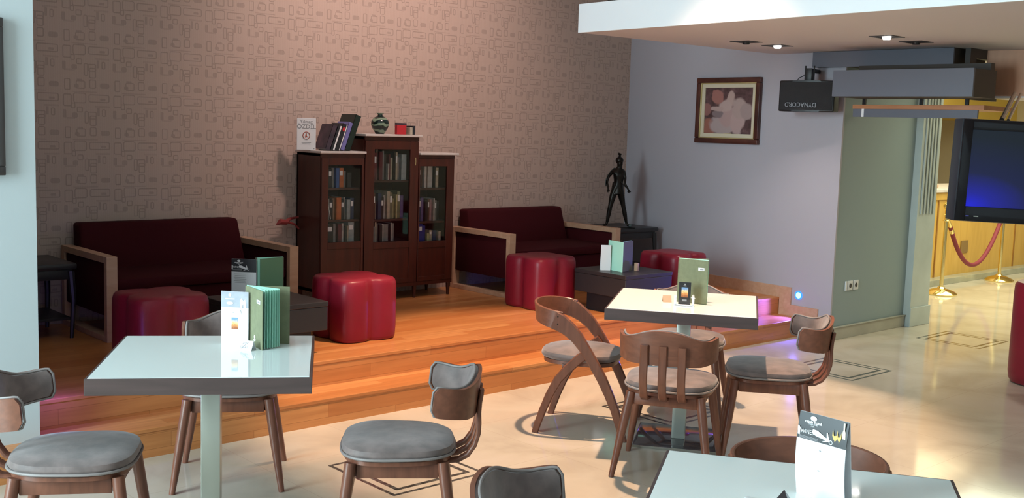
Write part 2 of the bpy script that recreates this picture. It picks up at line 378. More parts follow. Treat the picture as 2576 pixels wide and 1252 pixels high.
# high ceiling and unseen walls of the cafe (window opening behind the camera)
bm = NB(); bx(bm, -3.2, 9.4, -3.2, 7.2, 4.6, 4.75); struct('ceiling', bm, M['soffit'], smooth=False)
bm = NB(); bx(bm, -3.3, -3.2, -3.2, 5.4, 3.9, 4.6); bx(bm, -3.3, -3.2, -3.2, 5.4, 0, .35); bx(bm, -3.3, -3.2, 4.8, 5.4, .35, 3.9); bx(bm, -3.3, -3.2, -3.2, 1.6, .35, 3.9); struct('wall_window_side', bm, M['white'], smooth=False)
bm = NB(); bx(bm, -3.3, 18, -3.3, -3.2, 0, .9); bx(bm, -3.3, 18, -3.3, -3.2, 3.9, 4.6); bx(bm, -.6, 18, -3.3, -3.2, .9, 3.9); struct('wall_street_side', bm, M['white'], smooth=False)
bm = NB(); bx(bm, 17.9, 18, -3.2, 9.6, 0, 4.6); struct('wall_far', bm, M['cream'], smooth=False)
# mezzanine slab: white front edge, warm off-white underside
cor = [(5.55, 5.45), (5.30, 1.55), (4.98, -3.2), (9.3, -3.2), (9.3, 4.70), (8.15, 4.70), (7.80, 5.34)]
bm = NB(); prism(bm, cor, ZS, ZS + .195)
o = struct('mezzanine_floor', bm, M['soffit'], 'white edged upper floor overhanging the right side of the cafe', smooth=False)
bm = NB(); dv = Vector((5.30 - 5.55, 1.55 - 5.45, 0)); 
prism(bm, [(5.548, 5.452), (5.298, 1.55), (4.978, -3.2), (4.958, -3.2), (5.278, 1.55), (5.526, 5.452)], ZS - .002, ZS + .197); 
o2 = obj('edge_fascia', bm, M['white'], o, smooth=False)
bm = NB(); bx(bm, 9.3, 18, -3.2, 9.6, 2.9, 3.05); struct('ceiling_hall', bm, M['cream'], smooth=False)
bm = NB(); bx(bm, 8.2, 18, 9.5, 9.6, 0, 2.9); bx(bm, 8.2, 8.3, 4.9, 9.6, 0, 2.9); struct('wall_hall', bm, M['cream'], smooth=False)
bm = NB(); bx(bm, 9.3, 18, 7.6, 7.9, 2.02, 2.9); bx(bm, 9.3, 18, 7.6, 9.5, 2.0, 2.02); struct('wall_bulkhead', bm, M['yellow'], smooth=False)

# glass balustrade on the upper floor edge
t = thing('glass_balustrade', 'dark framed glass balustrade panel on top of the white upper floor edge', 'railing', (0, 0, ZS + .195))
bm = NB(); prism(bm, [(5.555, 5.20), (5.40, 2.60), (5.43, 2.60), (5.585, 5.20)], 0.0, .035); obj('base_rail', bm, M['bulkdark'], t, smooth=False)
bm = NB(); prism(bm, [(5.566, 5.19), (5.412, 2.61), (5.420, 2.61), (5.574, 5.19)], .035, .95); obj('glass_panel', bm, M['acrylic'], t, smooth=False)
bm = NB(); bx(bm, 5.545, 5.60, 5.14, 5.20, 0, .98, .004); obj('post', bm, M['bulkdark'], t, smooth=False)

# recessed square downlights in the soffit
LSP = [(6.664, 4.837, 0, 'dark unlit square downlight nearest the stage in the soffit'), (7.056, 4.832, 1, 'small lit square downlight in the soffit nearest the violet wall'),
       (6.743, 3.762, 1, 'lit square downlight in the middle of the soffit'), (7.179, 3.781, 0, 'dark unlit square downlight in front of the grey hanging box')]
for x, y, on, lab in LSP:
    t = thing('downlight', lab, 'ceiling light', (x, y, ZS), 0, 'square recessed downlights in the soffit')
    bm = NB()
    for a0, a1, b0, b1 in ((-.085, .085, -.085, -.07), (-.085, .085, .07, .085), (-.085, -.07, -.07, .07), (.07, .085, -.07, .07)): bx(bm, a0, a1, b0, b1, -.004, -.0005)
    obj('trim_ring', bm, M['lamp_hole'], t, smooth=False)
    bm = NB(); bx(bm, -.07, .07, -.07, .07, -.0022, -.0004); obj('recess', bm, M['lamp_hole'], t, smooth=False)
    bm = NB(); lathe(bm, [(0.0001, -.022), (.024, -.020), (.030, -.0024), (.0001, -.0023)], 20); obj('bulb', bm, M['bulb'] if on else M['black'], t)
    if on: light('SPOT', 'downlight_beam', (x, y, ZS - .03), 48, (1.0, .86, .80), (x, y, 0), spot_size=math.radians(100), spot_blend=.8, shadow_soft_size=.03)

# ------------------------------------------------------------------ cafe chairs
def superellipse(a, b_, n, k=40, e=2.6):
    out = []
    for i in range(k):
        t_ = 2 * PI * i / k; c, s_ = math.cos(t_), math.sin(t_)
        out.append((a * abs(c) ** (2 / e) * (1 if c >= 0 else -1), b_ * abs(s_) ** (2 / e) * (1 if s_ >= 0 else -1)))
    return out
def seat_pad(ax, ay, z0, z1, crown=.012, e=3.0):
    bm = NB(); rings = []
    for sc_, z in ((.90, z0), (.97, z0 + .006), (1.0, z0 + .016), (1.0, z1 - .022), (.975, z1 - .008), (.90, z1), (.7, z1 + crown * .6), (.4, z1 + crown), (.1, z1 + crown * 1.1)):
        rings.append([bm.verts.new((x * sc_ * (1 + .06 * (y / ay)), y * sc_, z)) for x, y in superellipse(ax, ay, 0, 44, e)])
    ring_faces(bm, rings); return bm
def back_path(s):
    """centre line of the wrap-round backrest, s in -1..1"""
    ph = s * math.radians(88)
    x = .225 * (abs(math.sin(ph)) ** .85) * (1 if s >= 0 else -1)
    y = -.285 + .175 * (1 - math.cos(ph)) ** 1.15
    return x, y
def back_prof(s):
    a = abs(s)
    zt = .693 + .043 * (1 + math.cos(PI * min(1, a / .62))) / 2 + .012 * max(0, (a - .7) / .3)
    zb = .573 + .022 * max(0, (a - .5) / .5)
    # rounded ends
    if a > .93:
        k = (a - .93) / .07; c = 1 - math.sqrt(max(0, 1 - k * k * .96)); zt -= c * .028; zb += c * .028
    return zb, zt
def band(bm, t_in, t_out, inset=0.0, n=45, puff=0.0):
    """curved slab between offsets t_in (towards sitter) and t_out"""
    lim = 1 - inset * 2.2; rings = []
    for i in range(n):
        s = -lim + 2 * lim * i / (n - 1); x, y = back_path(s)
        x2, y2 = back_path(min(1, s + .01)); x1, y1 = back_path(max(-1, s - .01))
        tx, ty = x2 - x1, y2 - y1; L_ = math.hypot(tx, ty); nx, ny = -ty / L_, tx / L_   # towards sitter
        zb, zt = back_prof(s / max(lim, .001) if inset else s); zb += inset; zt -= inset
        h_ = zt - zb; lean = -.10
        def pt(off, z): return bm.verts.new((x + nx * off, y + ny * off + lean * (z - .58), z))
        pf = puff * math.sin(PI * (i + .5) / n) ** .4
        rings.append([pt(t_out, zb), pt(t_out, zb + h_ * .33), pt(t_out, zb + h_ * .66), pt(t_out, zt), pt(t_in, zt), pt(t_in + pf, zb + h_ * .7), pt(t_in + pf, zb + h_ * .3), pt(t_in, zb)])
    ring_faces(bm, rings)
def band_rim():
    pts = []
    for sgn in (1, -1):
        for i in range(46):
            s = (-1 + 2 * i / 45) * sgn; x, y = back_path(s); x2, y2 = back_path(min(1, s + .01)); x1, y1 = back_path(max(-1, s - .01))
            L_ = math.hypot(x2 - x1, y2 - y1); nx, ny = -(y2 - y1) / L_, (x2 - x1) / L_
            zb, zt = back_prof(s); z = zt if sgn > 0 else zb
            pts.append((x + nx * .013, y + ny * .013 - .10 * (z - .62), z))
    return pts
def leg_mesh(x0, y0, z0, x1, y1, r0=.0215, r1=.013):
    bm = NB(); tube(bm, [(x0, y0, z0), (x0 * .75 + x1 * .25, y0 * .75 + y1 * .25, z0 * .75), ((x0 + x1) / 2, (y0 + y1) / 2, z0 / 2), (x1, y1, .0)], [r0, r0, r0 * .85 + r1 * .15, r1], 14); return bm
CH = 'padded walnut chairs round the cafe tables'
def make_chair(label):
    t = thing('dining_chair', label, 'chair', (0, 0, 0), 0, CH)
    obj('seat', seat_pad(.217, .214, .425, .468), M['suede'], t)
    bm = NB(); tube(bm, [(x * 1.005 * (1 + .06 * (y / .214)), y * 1.005, .432) for x, y in superellipse(.217, .214, 0, 52, 3.0)], .0055, 8, True); obj('piping', bm, M['piping'], t)
    bm = seat_pad(.207, .204, .405, .428, 0); obj('seat_board', bm, M['walnut'], t)
    bm = NB()
    for sx in (-1, 1): box(bm, sx * .163, 0, .378, .02, .30, .055, .003)
    for sy in (-1, 1): box(bm, 0, sy * .16, .378, .31, .02, .055, .003)
    obj('seat_frame', bm, M['walnut'], t)
    for sx in (-1, 1):
        obj('leg', leg_mesh(sx * .175, .172, .41, sx * .235, .222), M['walnut'], t)
        obj('leg', leg_mesh(sx * .165, -.165, .41, sx * .232, -.228), M['walnut'], t)
    bm = NB(); band(bm, .004, -.009); back = obj('backrest', bm, M['walnut2'], t)
    bm = NB(); band(bm, .020, .0045, .006, puff=.008); obj('back_cushion', bm, M['suede'], back)
    bm = NB(); tube(bm, band_rim(), .0045, 8, True); obj('piping', bm, M['piping'], back)
    for i in (-1, 0, 1):
        x = i * .088
        pts = [(x, -.307, .668), (x, -.305, .65), (x, -.300, .62), (x, -.298, .58), (x, -.300, .54), (x, -.298, .50), (x, -.285, .455), (x, -.26, .418), (x, -.225, .398), (x, -.17, .393), (x, -.06, .393)]
        if i == 0: pts = [(a_, b1, c_) for a_, b1, c_ in pts]
        bm = NB(); strip(bm, pts, (1, 0, 0), .038, .016); obj('back_slat', bm, M['walnut'], t)
    return t
def make_bent_chair(label):
    t = thing('bentwood_chair', label, 'chair', (0, 0, 0), 0, CH)
    obj('seat', seat_pad(.205, .222, .40, .446, .02, 2.6), M['suede'], t, loc=(0, -.02, 0))
    bm = seat_pad(.19, .205, .385, .402, 0); obj('seat_board', bm, M['walnut'], t, loc=(0, -.02, 0))
    bm = NB(); box(bm, 0, .08, .376, .42, .03, .022, .003); box(bm, 0, -.08, .376, .40, .03, .022, .003); obj('seat_frame', bm, M['walnut'], t)
    # loop band of the back
    pts = []; n = 40
    for i in range(n + 1):
        ph = math.radians(-100 + 200 * i / n)
        pts.append((.225 * math.sin(ph) * (1.0 if abs(ph) < 1.6 else 1), -.13 - .15 * math.cos(ph), .655 - .025 * (1 - math.cos(ph))))
    bm = NB(); strip(bm, pts, (0, -.12, 1), .10, .014); obj('back_band', bm, M['walnut2'], t)
    for sx in (-1, 1):
        bm = NB(); pts = []
        A_ = [(-.14, .630), (-.105, .616), (-.06, .587), (-.012, .543), (.038, .478), (.085, .405), (.13, .33), (.17, .25), (.205, .17), (.235, .08), (.258, .0)]
        strip(bm, [(sx * .2255, y, z) for y, z in A_], (0, .8, .55), [.10, .095, .082, .070, .058, .056, .054, .050, .046, .042, .038], .024)
        o = obj('leg', bm, M['walnut'], t)
        B_ = [(.045, .46), (.0, .425), (-.06, .365), (-.11, .305), (-.155, .215), (-.19, .125), (-.215, .05), (-.228, .0)]
        bm = NB(); strip(bm, [(sx * .206, y, z) for y, z in B_], (0, .8, -.55), [.05, .052, .05, .047, .044, .040, .037, .035], .022); obj('leg', bm, M['walnut'], t)
    for sx in (-1, 1):
        bm = NB(); 
        for dz in (.02, -.02): tube(bm, [(sx * .234, -.118, .63 + dz), (sx * .2385, -.118, .63 + dz)], .004, 8)
        obj('rivet', bm, M['bronze'], t)
    return t
R = math.radians
def face(a): return R(a - 90)      # chairs look along their local +y
ch = make_chair('walnut chair seen from behind, three slats down its curved back, at the cream table')
ch.location = (4.06, 3.28, 0); ch.rotation_euler[2] = face(31)
dup(ch, (2.395, 3.24, 0), face(143), 'grey padded walnut chair in profile, alone in the middle foreground right of the mint table')
dup(ch, (1.38, 3.785, 0), face(-32), 'grey padded walnut chair cut by the left picture edge, before the pale wall')
dup(ch, (2.315, 4.42, 0), face(-122), 'grey padded walnut chair pushed in behind the mint table, facing it')
dup(ch, (4.70, 3.16, 0), face(128), 'walnut chair right of the cream table with half its seat in shade')
dup(ch, (4.985, 3.92, 0), face(-149), 'padded chair on the far side of the cream table, mostly hidden by its top')
dup(ch, (1.98, 1.84, 0), face(-57), 'grey padded chair at the bottom edge, only the top of its back showing')
bc = make_bent_chair('bentwood chair with crossing curved legs and a looped band back, left of the cream table')
bc.location = (4.267, 4.055, 0); bc.rotation_euler[2] = face(-56)
dup(bc, (2.69, 1.65, 0), face(-147), 'brown wooden chair back rising behind the blue glass table at bottom right')

# ------------------------------------------------------------------ cafe tables
def make_table(name, label, loc, rot, base=True):
    t = thing(name, label, 'table', loc, rot, 'square pedestal cafe tables')
    s = .76
    bm = NB(); bx(bm, -s / 2, s / 2, -s / 2, -s / 2 + .02, .692, .75, .0015); bx(bm, -s / 2, s / 2, s / 2 - .02, s / 2, .692, .75, .0015)
    bx(bm, -s / 2, -s / 2 + .02, -s / 2 + .02, s / 2 - .02, .692, .75, .0015); bx(bm, s / 2 - .02, s / 2, -s / 2 + .02, s / 2 - .02, .692, .75, .0015)
    bx(bm, -s / 2 + .02, s / 2 - .02, -s / 2 + .02, s / 2 - .02, .70, .735)
    obj('table_top', bm, M['apron'], t, smooth=False)
    bm = NB(); bx(bm, -s / 2 + .009, s / 2 - .009, -s / 2 + .009, s / 2 - .009, .735, .7515, .001); obj('glass_plate', bm, M['glass_top'], t, smooth=False)
    bm = NB(); bx(bm, -.036, .036, -.036, .036, .012, .70, .004); obj('post', bm, M['steel'], t)
    bm = NB(); bx(bm, -.14, .14, -.14, .14, .682, .694, .002); obj('top_plate', bm, M['black_steel'], t)
    bm = NB(); bx(bm, -.225, .225, -.225, .225, 0, .012, .003); o = obj('base_plate', bm, M['black_steel'], t)
    bm = NB()
    for i in range(4):
        m_ = Matrix.Rotation(i * PI / 2, 3, 'Z'); box(bm, *(m_ @ Vector((0, -.2255, .007))), .45, .003, .012, 0, m_)
    obj('base_edge', bm, M['chrome'], o, smooth=False)
    return t
tA = make_table('cafe_table', 'square cafe table with a pale mint glass top, left foreground, carrying green menus', (1.868, 3.725, 0), R(-32.5))
TA, TB, TC = (1.868, 3.725), (4.50, 3.58), (2.227, 1.368)
dup(tA, (4.51, 3.575, 0), R(-54.6), 'square cafe table with a cream glass top in the middle, four chairs round it')
dup(tA, (2.227, 1.368, 0), R(-57.1), 'square cafe table with a blue glass top at the bottom edge carrying the wine card')

# ------------------------------------------------------------------ table cards and menus
GZ = .7517
def frame2(p0, p1):
    """unit vector p0->p1 and the horizontal normal pointing to the camera"""
    d = Vector((p1[0] - p0[0], p1[1] - p0[1], 0)); L_ = d.length; d.normalize(); n = Vector((d.y, -d.x, 0))
    if n.dot(Vector((-p0[0], -p0[1], 0))) < 0: n = -n
    return d, n, L_
def open_menu(label, loc, rot, spread, h_=.232, w_=.165, pages=5, cover='olive', page='page', rng=.5, covers=None):
    """booklet standing on its lower edge, spine at the origin, two covers opened by 'spread', pages near the first cover"""
    t = thing('menu', label, 'menu', loc, rot, 'menu booklets standing on the tables')
    for k, s in enumerate((-1, 1)):
        a = s * spread / 2
        bm = NB(); d = Vector((math.sin(a), math.cos(a), 0)); n = Vector((math.cos(a), -math.sin(a), 0))
        strip(bm, [d * (w_ * i / 6) + Vector((0, 0, h_ / 2)) + n * s * .002 for i in range(7)], (0, 0, 1), h_, .003); o = obj('cover', bm, M[covers[k] if covers else cover], t)
    for i in range(pages):
        a = spread * (.5 - rng * (i + .6) / pages); pts = []
        for j in range(9):
            u_ = j / 8; aa = a - min(.08, spread * .12) * (1 if i % 2 else .4) * math.sin(u_ * PI) - .02
            pts.append((math.sin(aa) * w_ * .97 * u_, math.cos(aa) * w_ * .97 * u_, h_ / 2 + .003))
        bm = NB(); strip(bm, pts, (0, 0, 1), h_ - .002, .0012); obj('page', bm, M[page], t)
    bm = NB(); bx(bm, -.005, .005, -.003, .002, 0.0, h_); obj('spine', bm, M[cover], t, smooth=False)
    return t
# mint table: open green menu. spine at the back left, covers fanned towards the camera
mA = open_menu('open olive green menu with fanned mint pages standing on the mint glass table', (2.087, 3.858, GZ), R(-160.4), R(54), .232, .172, 7, rng=.52)
def sticker(parent, side_dir, n, pos, w_, h_):
    bm = NB(); quad_panel(bm, pos, side_dir, (0, 0, 1), w_, h_, .0008); o = obj('label_plate', bm, M['paper'], parent, smooth=False); return o
def cover_marks(t, spread, s, w_, text='menu'):
    a = s * spread / 2; d = Vector((math.sin(a), math.cos(a), 0)); n = Vector((math.cos(a), -math.sin(a), 0)) * s
    x = d if n.cross(Vector((0, 0, 1))).dot(d) < 0 else -d
    x = Vector((0, 0, 1)).cross(n)
    p = d * (w_ * .78) + Vector((0, 0, .185)) + n * .0045
    st = sticker(t, x, n, p, .034, .015)
    bm = NB(); quad_panel(bm, p + n * .0008 + x * .003 + Vector((0, 0, -.001)), x, (0, 0, 1), .020, .006, .0004); obj('label_print', bm, M['ink'], st, smooth=False)
    p = d * (w_ * .55) + Vector((0, 0, .032)) + n * .0042
    bm = NB()
    for k in range(18):
        pass
    ring = [bm.verts.new(p + x * .007 * math.cos(2 * PI * k / 18) + Vector((0, 0, .008 + .007 * math.sin(2 * PI * k / 18)))) for k in range(18)]
    bm.faces.new(ring); 
    quad_panel(bm, p + Vector((0, 0, -.003)), x, (0, 0, 1), .026, .0035, .0004); quad_panel(bm, p + Vector((0, 0, -.008)), x, (0, 0, 1), .014, .0025, .0004)
    obj('crest', bm, M['whiteink'], t, smooth=False)
cover_marks(mA, R(54), 1, .172)
HDR = [None]
def card(name, label, cat, p0, p1, h_, z=GZ, lean=.0, head=.30, headm='blackpaper', bodym='paper', group=None, th=.0015, bow=0.0, tent=.026):
    """folded standing card: front sheet with a printed header plus a back leaf"""
    d, n, W = frame2(p0, p1); t = thing(name, label, cat, ((p0[0] + p1[0]) / 2, (p0[1] + p1[1]) / 2, z), 0, group)
    def sheet(za, zb, off, m, nm, par):
        bm = NB(); pts = []
        for j in range(9):
            zz = za + (zb - za) * j / 8; k = zz / h_; pts.append(d * 0 + n * (off - lean * zz + bow * math.sin(k * PI)) + Vector((0, 0, zz)))
        strip(bm, pts, tuple(d), W, th); return obj(nm, bm, M[m], par)
    f = sheet(0, h_ * (1 - head), 0, bodym, 'front_sheet', t); hd = sheet(h_ * (1 - head), h_, 0, headm, 'header', t)
    bm = NB(); strip(bm, [n * (-tent * (1 - k / 8)) - n * lean * h_ * (k / 8) + Vector((0, 0, h_ * k / 8)) - n * .002 for k in range(9)], tuple(d), W, th); obj('back_sheet', bm, M[bodym], t)
    t['tmp'] = 0; del t['tmp']; HDR[0] = hd
    return t, d, n, W
def on_card(t, n, lean, bow, h_, x, z, off=.0016): return n * (off - lean * z + bow * math.sin(z / h_ * PI))
def blob(bm, o, x, y, pts):
    vs = [bm.verts.new(Vector(o) + Vector(x) * a_ + Vector(y) * b1) for a_, b1 in pts]; bm.faces.new(vs)
def circ(r, n=20, sx=1, sy=1, cx=0, cy=0): return [(cx + r * sx * math.cos(2 * PI * k / n), cy + r * sy * math.sin(2 * PI * k / n)) for k in range(n)]
Zv = Vector((0, 0, 1))
def wine_header(t, d, n, W, h_, pos, colors=True, dark=False):
    """crest, house name, WINES, corkscrew, glasses on the header"""
    x = d; z0 = h_ * .70
    def P_(a_, z, off=.0018): return pos(a_, z, off)
    ink = M['whiteink']; k = W / .135
    bm = NB(); blob(bm, P_(-.20 * W, h_ * .945), x, Zv, circ(.0078 * k, 20, 1.15, .75)); obj('crest', bm, ink, t, smooth=False)
    lettering('lettering', 'capsis hotel', .0098 * k, P_(-.20 * W, h_ * .902), x, Zv, ink, t, bold=.0003)
    lettering('lettering', 'THESSALONIKI', .0042 * k, P_(-.20 * W, h_ * .876), x, Zv, ink, t)
    lettering('lettering', '1970', .0052 * k, P_(-.20 * W, h_ * .852), x, Zv, ink, t)
    bm = NB(); blob(bm, P_(-.475 * W, h_ * .775), x, Zv, [(-.002 * k, -.012 * k), (.004 * k, -.012 * k), (.005 * k, .007 * k), (.002 * k, .012 * k), (-.002 * k, .012 * k)]); obj('bottle_print', bm, ink, t, smooth=False)
    lettering('lettering', 'WINES', .0150 * k, P_(-.43 * W, h_ * .780), x, Zv, ink, t, align='LEFT', sx=.8)
    bm = NB()
    for j in range(3): blob(bm, P_(-.26 * W, h_ * (.725 - .011 * j)), x, Zv, [(-.026 * k, -.0006), (.026 * k, -.0006), (.026 * k, .0006), (-.026 * k, .0006)])
    obj('small_print', bm, M['ink'], t, smooth=False)
    rx = Vector((math.cos(-.30), math.sin(-.30)))
    def rr(pl): return [((a_ * rx.x - b1 * rx.y) * k, (a_ * rx.y + b1 * rx.x) * k) for a_, b1 in pl]
    bm = NB()
    for pl in ([(-.027, .0055), (-.014, .0085), (.004, .005), (.022, .003), (.022, -.002), (.006, -.003), (-.014, -.006), (-.027, -.004)], [(.014, .003), (.009, .017), (.012, .018), (.021, .003)], [(.014, -.002), (.001, -.012), (.004, -.013), (.021, -.001)]):
        blob(bm, P_(.0, h_ * .765), x, Zv, rr(pl))
    c0 = P_(.0, h_ * .765) + x * rx.x * .027 * k + Zv * rx.y * .027 * k
    tube(bm, [c0 + x * .0042 * math.cos(q) * k + Zv * .0048 * math.sin(q) * k for q in [2 * PI * j / 14 for j in range(14)]], .0010, 6, True)
    obj('corkscrew_print', bm, ink, t, smooth=False)
    if colors:
        gm = mat('amber_print', (.75, .50, .15), .4)
        bm = NB()
        for cx, sc_ in ((.036, .85), (.047, .70)):
            blob(bm, P_(cx * k, h_ * .79), x, Zv, [(a_ * k * sc_, b1 * k * sc_) for a_, b1 in [(-.008, .024), (-.009, .006), (-.005, -.004), (-.001, -.008), (-.001, -.022), (-.006, -.027), (.006, -.027), (.001, -.022), (.001, -.008), (.005, -.004), (.008, .006), (.007, .024), (.004, .008), (-.004, .006)]])
        obj('wine_glass_print', bm, gm, t, smooth=False)
        bm = NB(); blob(bm, P_(.058 * k, h_ * .84), x, Zv, [(a_ * k, b1 * k) for a_, b1 in [(-.004, -.03), (.004, -.03), (.004, .008), (.002, .014), (.002, .030), (-.002, .030), (-.002, .014), (-.004, .008)]]); obj('bottle_print', bm, mat('cream_print', (.85, .82, .6), .5), t, smooth=False)
def label_print(t, d, P_, w_, h_):
    bm = NB(); quad_panel(bm, P_, d, Zv, w_, h_, .0006)
    m, nt, b = new_mat('sunset_print'); g = G(nt); tc = nt.nodes.new('ShaderNodeTexCoord'); sp = nt.nodes.new('ShaderNodeSeparateXYZ'); nt.links.new(tc.outputs['Generated'], sp.inputs[0])
    nz = nt.nodes.new('ShaderNodeTexNoise'); nz.inputs['Scale'].default_value = 5; nt.links.new(tc.outputs['Generated'], nz.inputs['Vector'])
    f = g.m('ADD', sp.outputs[2], g.m('MULTIPLY', g.m('SUBTRACT', nz.outputs[0], .5), .5))
    nt.links.new(ramp(nt, f, [(.1, (.35, .10, .03)), (.4, (.75, .30, .08)), (.6, (.85, .62, .30)), (.85, (.16, .30, .55))]), b.inputs['Base Color'])
    return obj('picture_print', bm, m, t, smooth=False)
# white card on the mint table, washed-out header
p0, p1, hh = (1.995, 3.895), (2.068, 3.810), .212
t, d, n, W = card('table_card', 'white folded drinks card with a grey header, left of the menus on the mint table', 'card', p0, p1, hh, headm='silver' if False else 'paper')
HDR[0].data.materials[0] = mat('pale_silver_print', (.42, .44, .50), .3, var=.2, scale=30)
def posA(a_, z, off=.0018): return d * a_ + n * off + Zv * z
bm = NB(); blob(bm, posA(-.02, hh * .93), d, Zv, circ(.006)); blob(bm, posA(-.02, hh * .86), d, Zv, [(-.02, -.002), (.02, -.002), (.02, .002), (-.02, .002)]); blob(bm, posA(-.02, hh * .78), d, Zv, circ(.010, 16, 1.4, .6)); blob(bm, posA(.034, hh * .78), d, Zv, [(-.012, -.022), (-.004, -.022), (0, 0), (.004, -.020), (.012, -.018), (.010, .018), (.002, .010), (-.006, .022), (-.013, .012)])
obj('header_print', bm, M['whiteink'], t, smooth=False)
label_print(t, d, posA(.0, hh * .40), .026, .046)
bm = NB(); blob(bm, posA(.026, hh * .60), d, Zv, [(-.003, .012), (-.001, .012), (.003, -.012)]); blob(bm, posA(-.006, hh * .60), d, Zv, circ(.0016, 8)); obj('small_print', bm, M['ink'], t, smooth=False)
lettering('lettering', 'no. 7', .006, posA(.03, hh * .035), d, Zv, M['ink'], t) if False else None
# no smoking tent card
def tent_card(name, label, loc, rot, w_, h_, dp, m='paper', sign=True, group=None):
    t = thing(name, label, 'card', loc, rot, group)
    for s in (-1, 1):
        bm = NB(); y = Vector((0, -s * dp / 2, h_)); quad_panel(bm, Vector((0, s * dp / 4, h_ / 2)), (1, 0, 0), y, w_, y.length, .001); o = obj('panel', bm, M[m], t, smooth=False)
    if sign:
        y = Vector((0, dp / 2, h_)).normalized(); x = Vector((1, 0, 0)); n = x.cross(y); c = Vector((0, -dp / 4, h_ / 2)) + n * .0012
        bm = NB()
        rr = [c + x * a_ + y * b1 for a_, b1 in ((-.016, -.008), (.014, -.008), (.014, -.002), (-.016, -.002))]
        tube(bm, rr, .0008, 6, True); tube(bm, [c + x * .006 + y * -.008, c + x * .006 + y * -.002], .0008, 6)
        tube(bm, [c + x * -.012 + y * -.013, c + x * .014 + y * .015], .0009, 6); tube(bm, [c + x * -.010 + y * .004, c + x * -.006 + y * .010, c + x * .004 + y * .010, c + x * .006 + y * .015], .0008, 6)
        obj('no_smoking_sign', bm, M['ink'], t)
    return t
tent_card('tent_card', 'small white no smoking tent card in front of the menus on the mint table', (2.018, 3.737, GZ), math.atan2(-.062, .040) , .068, .036, .04)
# cream table: nearly closed green menu seen flat on, back cover painted a darker olive for its shade
mB = open_menu('olive green menu standing half open on the cream table behind the card holder', (4.475, 3.60, GZ), R(-144.2), R(39), .232, .165, 4, rng=.22, covers=('darkolive', 'olive'))
cover_marks(mB, R(39), 1, .165)
# acrylic holder with a black card
p0, p1 = (4.375, 3.530), (4.425, 3.455); d, n, W = frame2(p0, p1)
t = thing('card_holder', 'small clear holder with a black picture card before the olive menu on the cream table', 'card holder', ((p0[0] + p1[0]) / 2, (p0[1] + p1[1]) / 2, GZ), 0)
bm = NB(); quad_panel(bm, Zv * .062, d, Zv, .062, .122, .0025); obj('black_card', bm, M['blackpaper'], t, smooth=False)
label_print(t, d, n * .0019 + Zv * .070, .034, .052)
bm = NB(); blob(bm, n * .0020 + Zv * .112, d, Zv, circ(.004)); blob(bm, n * .0020 + Zv * .104, d, Zv, circ(.010, 14, 1, .25)); blob(bm, n * .002 + Zv * .028, d, Zv, [(-.012, -.005), (.012, -.005), (.012, .005), (-.012, .005)]); obj('small_print', bm, M['ink'], t, smooth=False)
bm = NB()
for s in (-1, 1): quad_panel(bm, d * s * .046 + n * .012 + Zv * .026, d, Zv, .012, .052, .004)
quad_panel(bm, n * .012 + Zv * .004, d, Zv, .10, .008, .004); quad_panel(bm, Zv * .003 + n * .004, d, n, .104, .03, .004)
obj('white_clip', bm, M['paper'], t, smooth=False)
bm = NB(); quad_panel(bm, n * .018 + Zv * .022, d, Zv, .092, .04, .002); obj('clear_pocket', bm, M['acrylic'], t, smooth=False)
t = tent_card('tent_card', 'small tan tent card left of the card holder on the cream table', (4.42, 3.625, GZ), R(-42), .045, .034, .04, 'tan', False)
# blue table: wine card
p0, p1, hh = (2.300, 1.478), (2.330, 1.352), .212
p0, p1 = (2.320, 1.455), (2.315, 1.315)
t, d, n, W = card('wine_card', 'tall white wine card with a black printed header on the blue table', 'card', p0, p1, hh, lean=-.02, bow=.012, head=.31)
def posC(a_, z, off=.0018): return d * a_ + n * (off + .02 * z + .012 * math.sin(z / hh * PI)) + Zv * z
wine_header(t, d, n, W, hh, posC)
bm = NB(); blob(bm, posC(.0, hh * .60), d, Zv, circ(.003, 10, 1, .5)); blob(bm, posC(-.002, hh * .36), d, Zv, circ(.003, 10, 1, .5)); obj('small_print', bm, M['ink'], t, smooth=False)
tent_card('tent_card', 'dark little tent card at the bottom edge beside the wine card', (2.195, 1.405, GZ), R(40), .07, .034, .05, 'blackpaper', False)
bm = NB(); lathe(bm, [(.0001, 0), (.009, 0), (.0095, .002), (.009, .0035), (.0001, .004)], 20)
tag(obj('lamp_glint', bm, M['plastic'], loc=(2.18, 1.50, GZ)), 'small white round cap standing in for a lamp reflection on the blue glass table', 'cap')  # white disc modelled in place of a lamp reflection on the glass

# ------------------------------------------------------------------ poufs, low tables
def pouf_mesh(a=.232, h_=.388):
    bm = NB(); rings = []
    def out(sc_):
        o = []
        for i in range(96):
            th = 2 * PI * i / 96
            # squarish outline with a soft dent in the middle of every side
            c, s_ = math.cos(th), math.sin(th); r = 1 / (abs(c) ** 5 + abs(s_) ** 5) ** .2
            dent = .125 * max(0, math.cos(4 * th)) ** 3
            rr = a * .94 * (r * (1 - dent)); rr = min(rr, a * 1.16)
            o.append((rr * c * sc_, rr * s_ * sc_))
        return o
    for sc_, z in ((.90, 0), (.965, .006), (.985, .025), (1.0, .08), (1.0, h_ - .07), (.992, h_ - .035), (.965, h_ - .012), (.92, h_), (.7, h_ + .006), (.4, h_ + .008), (.02, h_ + .008)):
        rings.append([bm.verts.new((x, y, z)) for x, y in out(sc_)])
    ring_faces(bm, rings); return bm
PG = 'red leather poufs on the stage'
pf = obj('pouf', pouf_mesh(), M['leather'], ang=60); tag(pf, 'bright red clover shaped leather pouf standing in the light between the sofas', 'pouf', PG)
pf.location = (3.825, 5.68, S2)
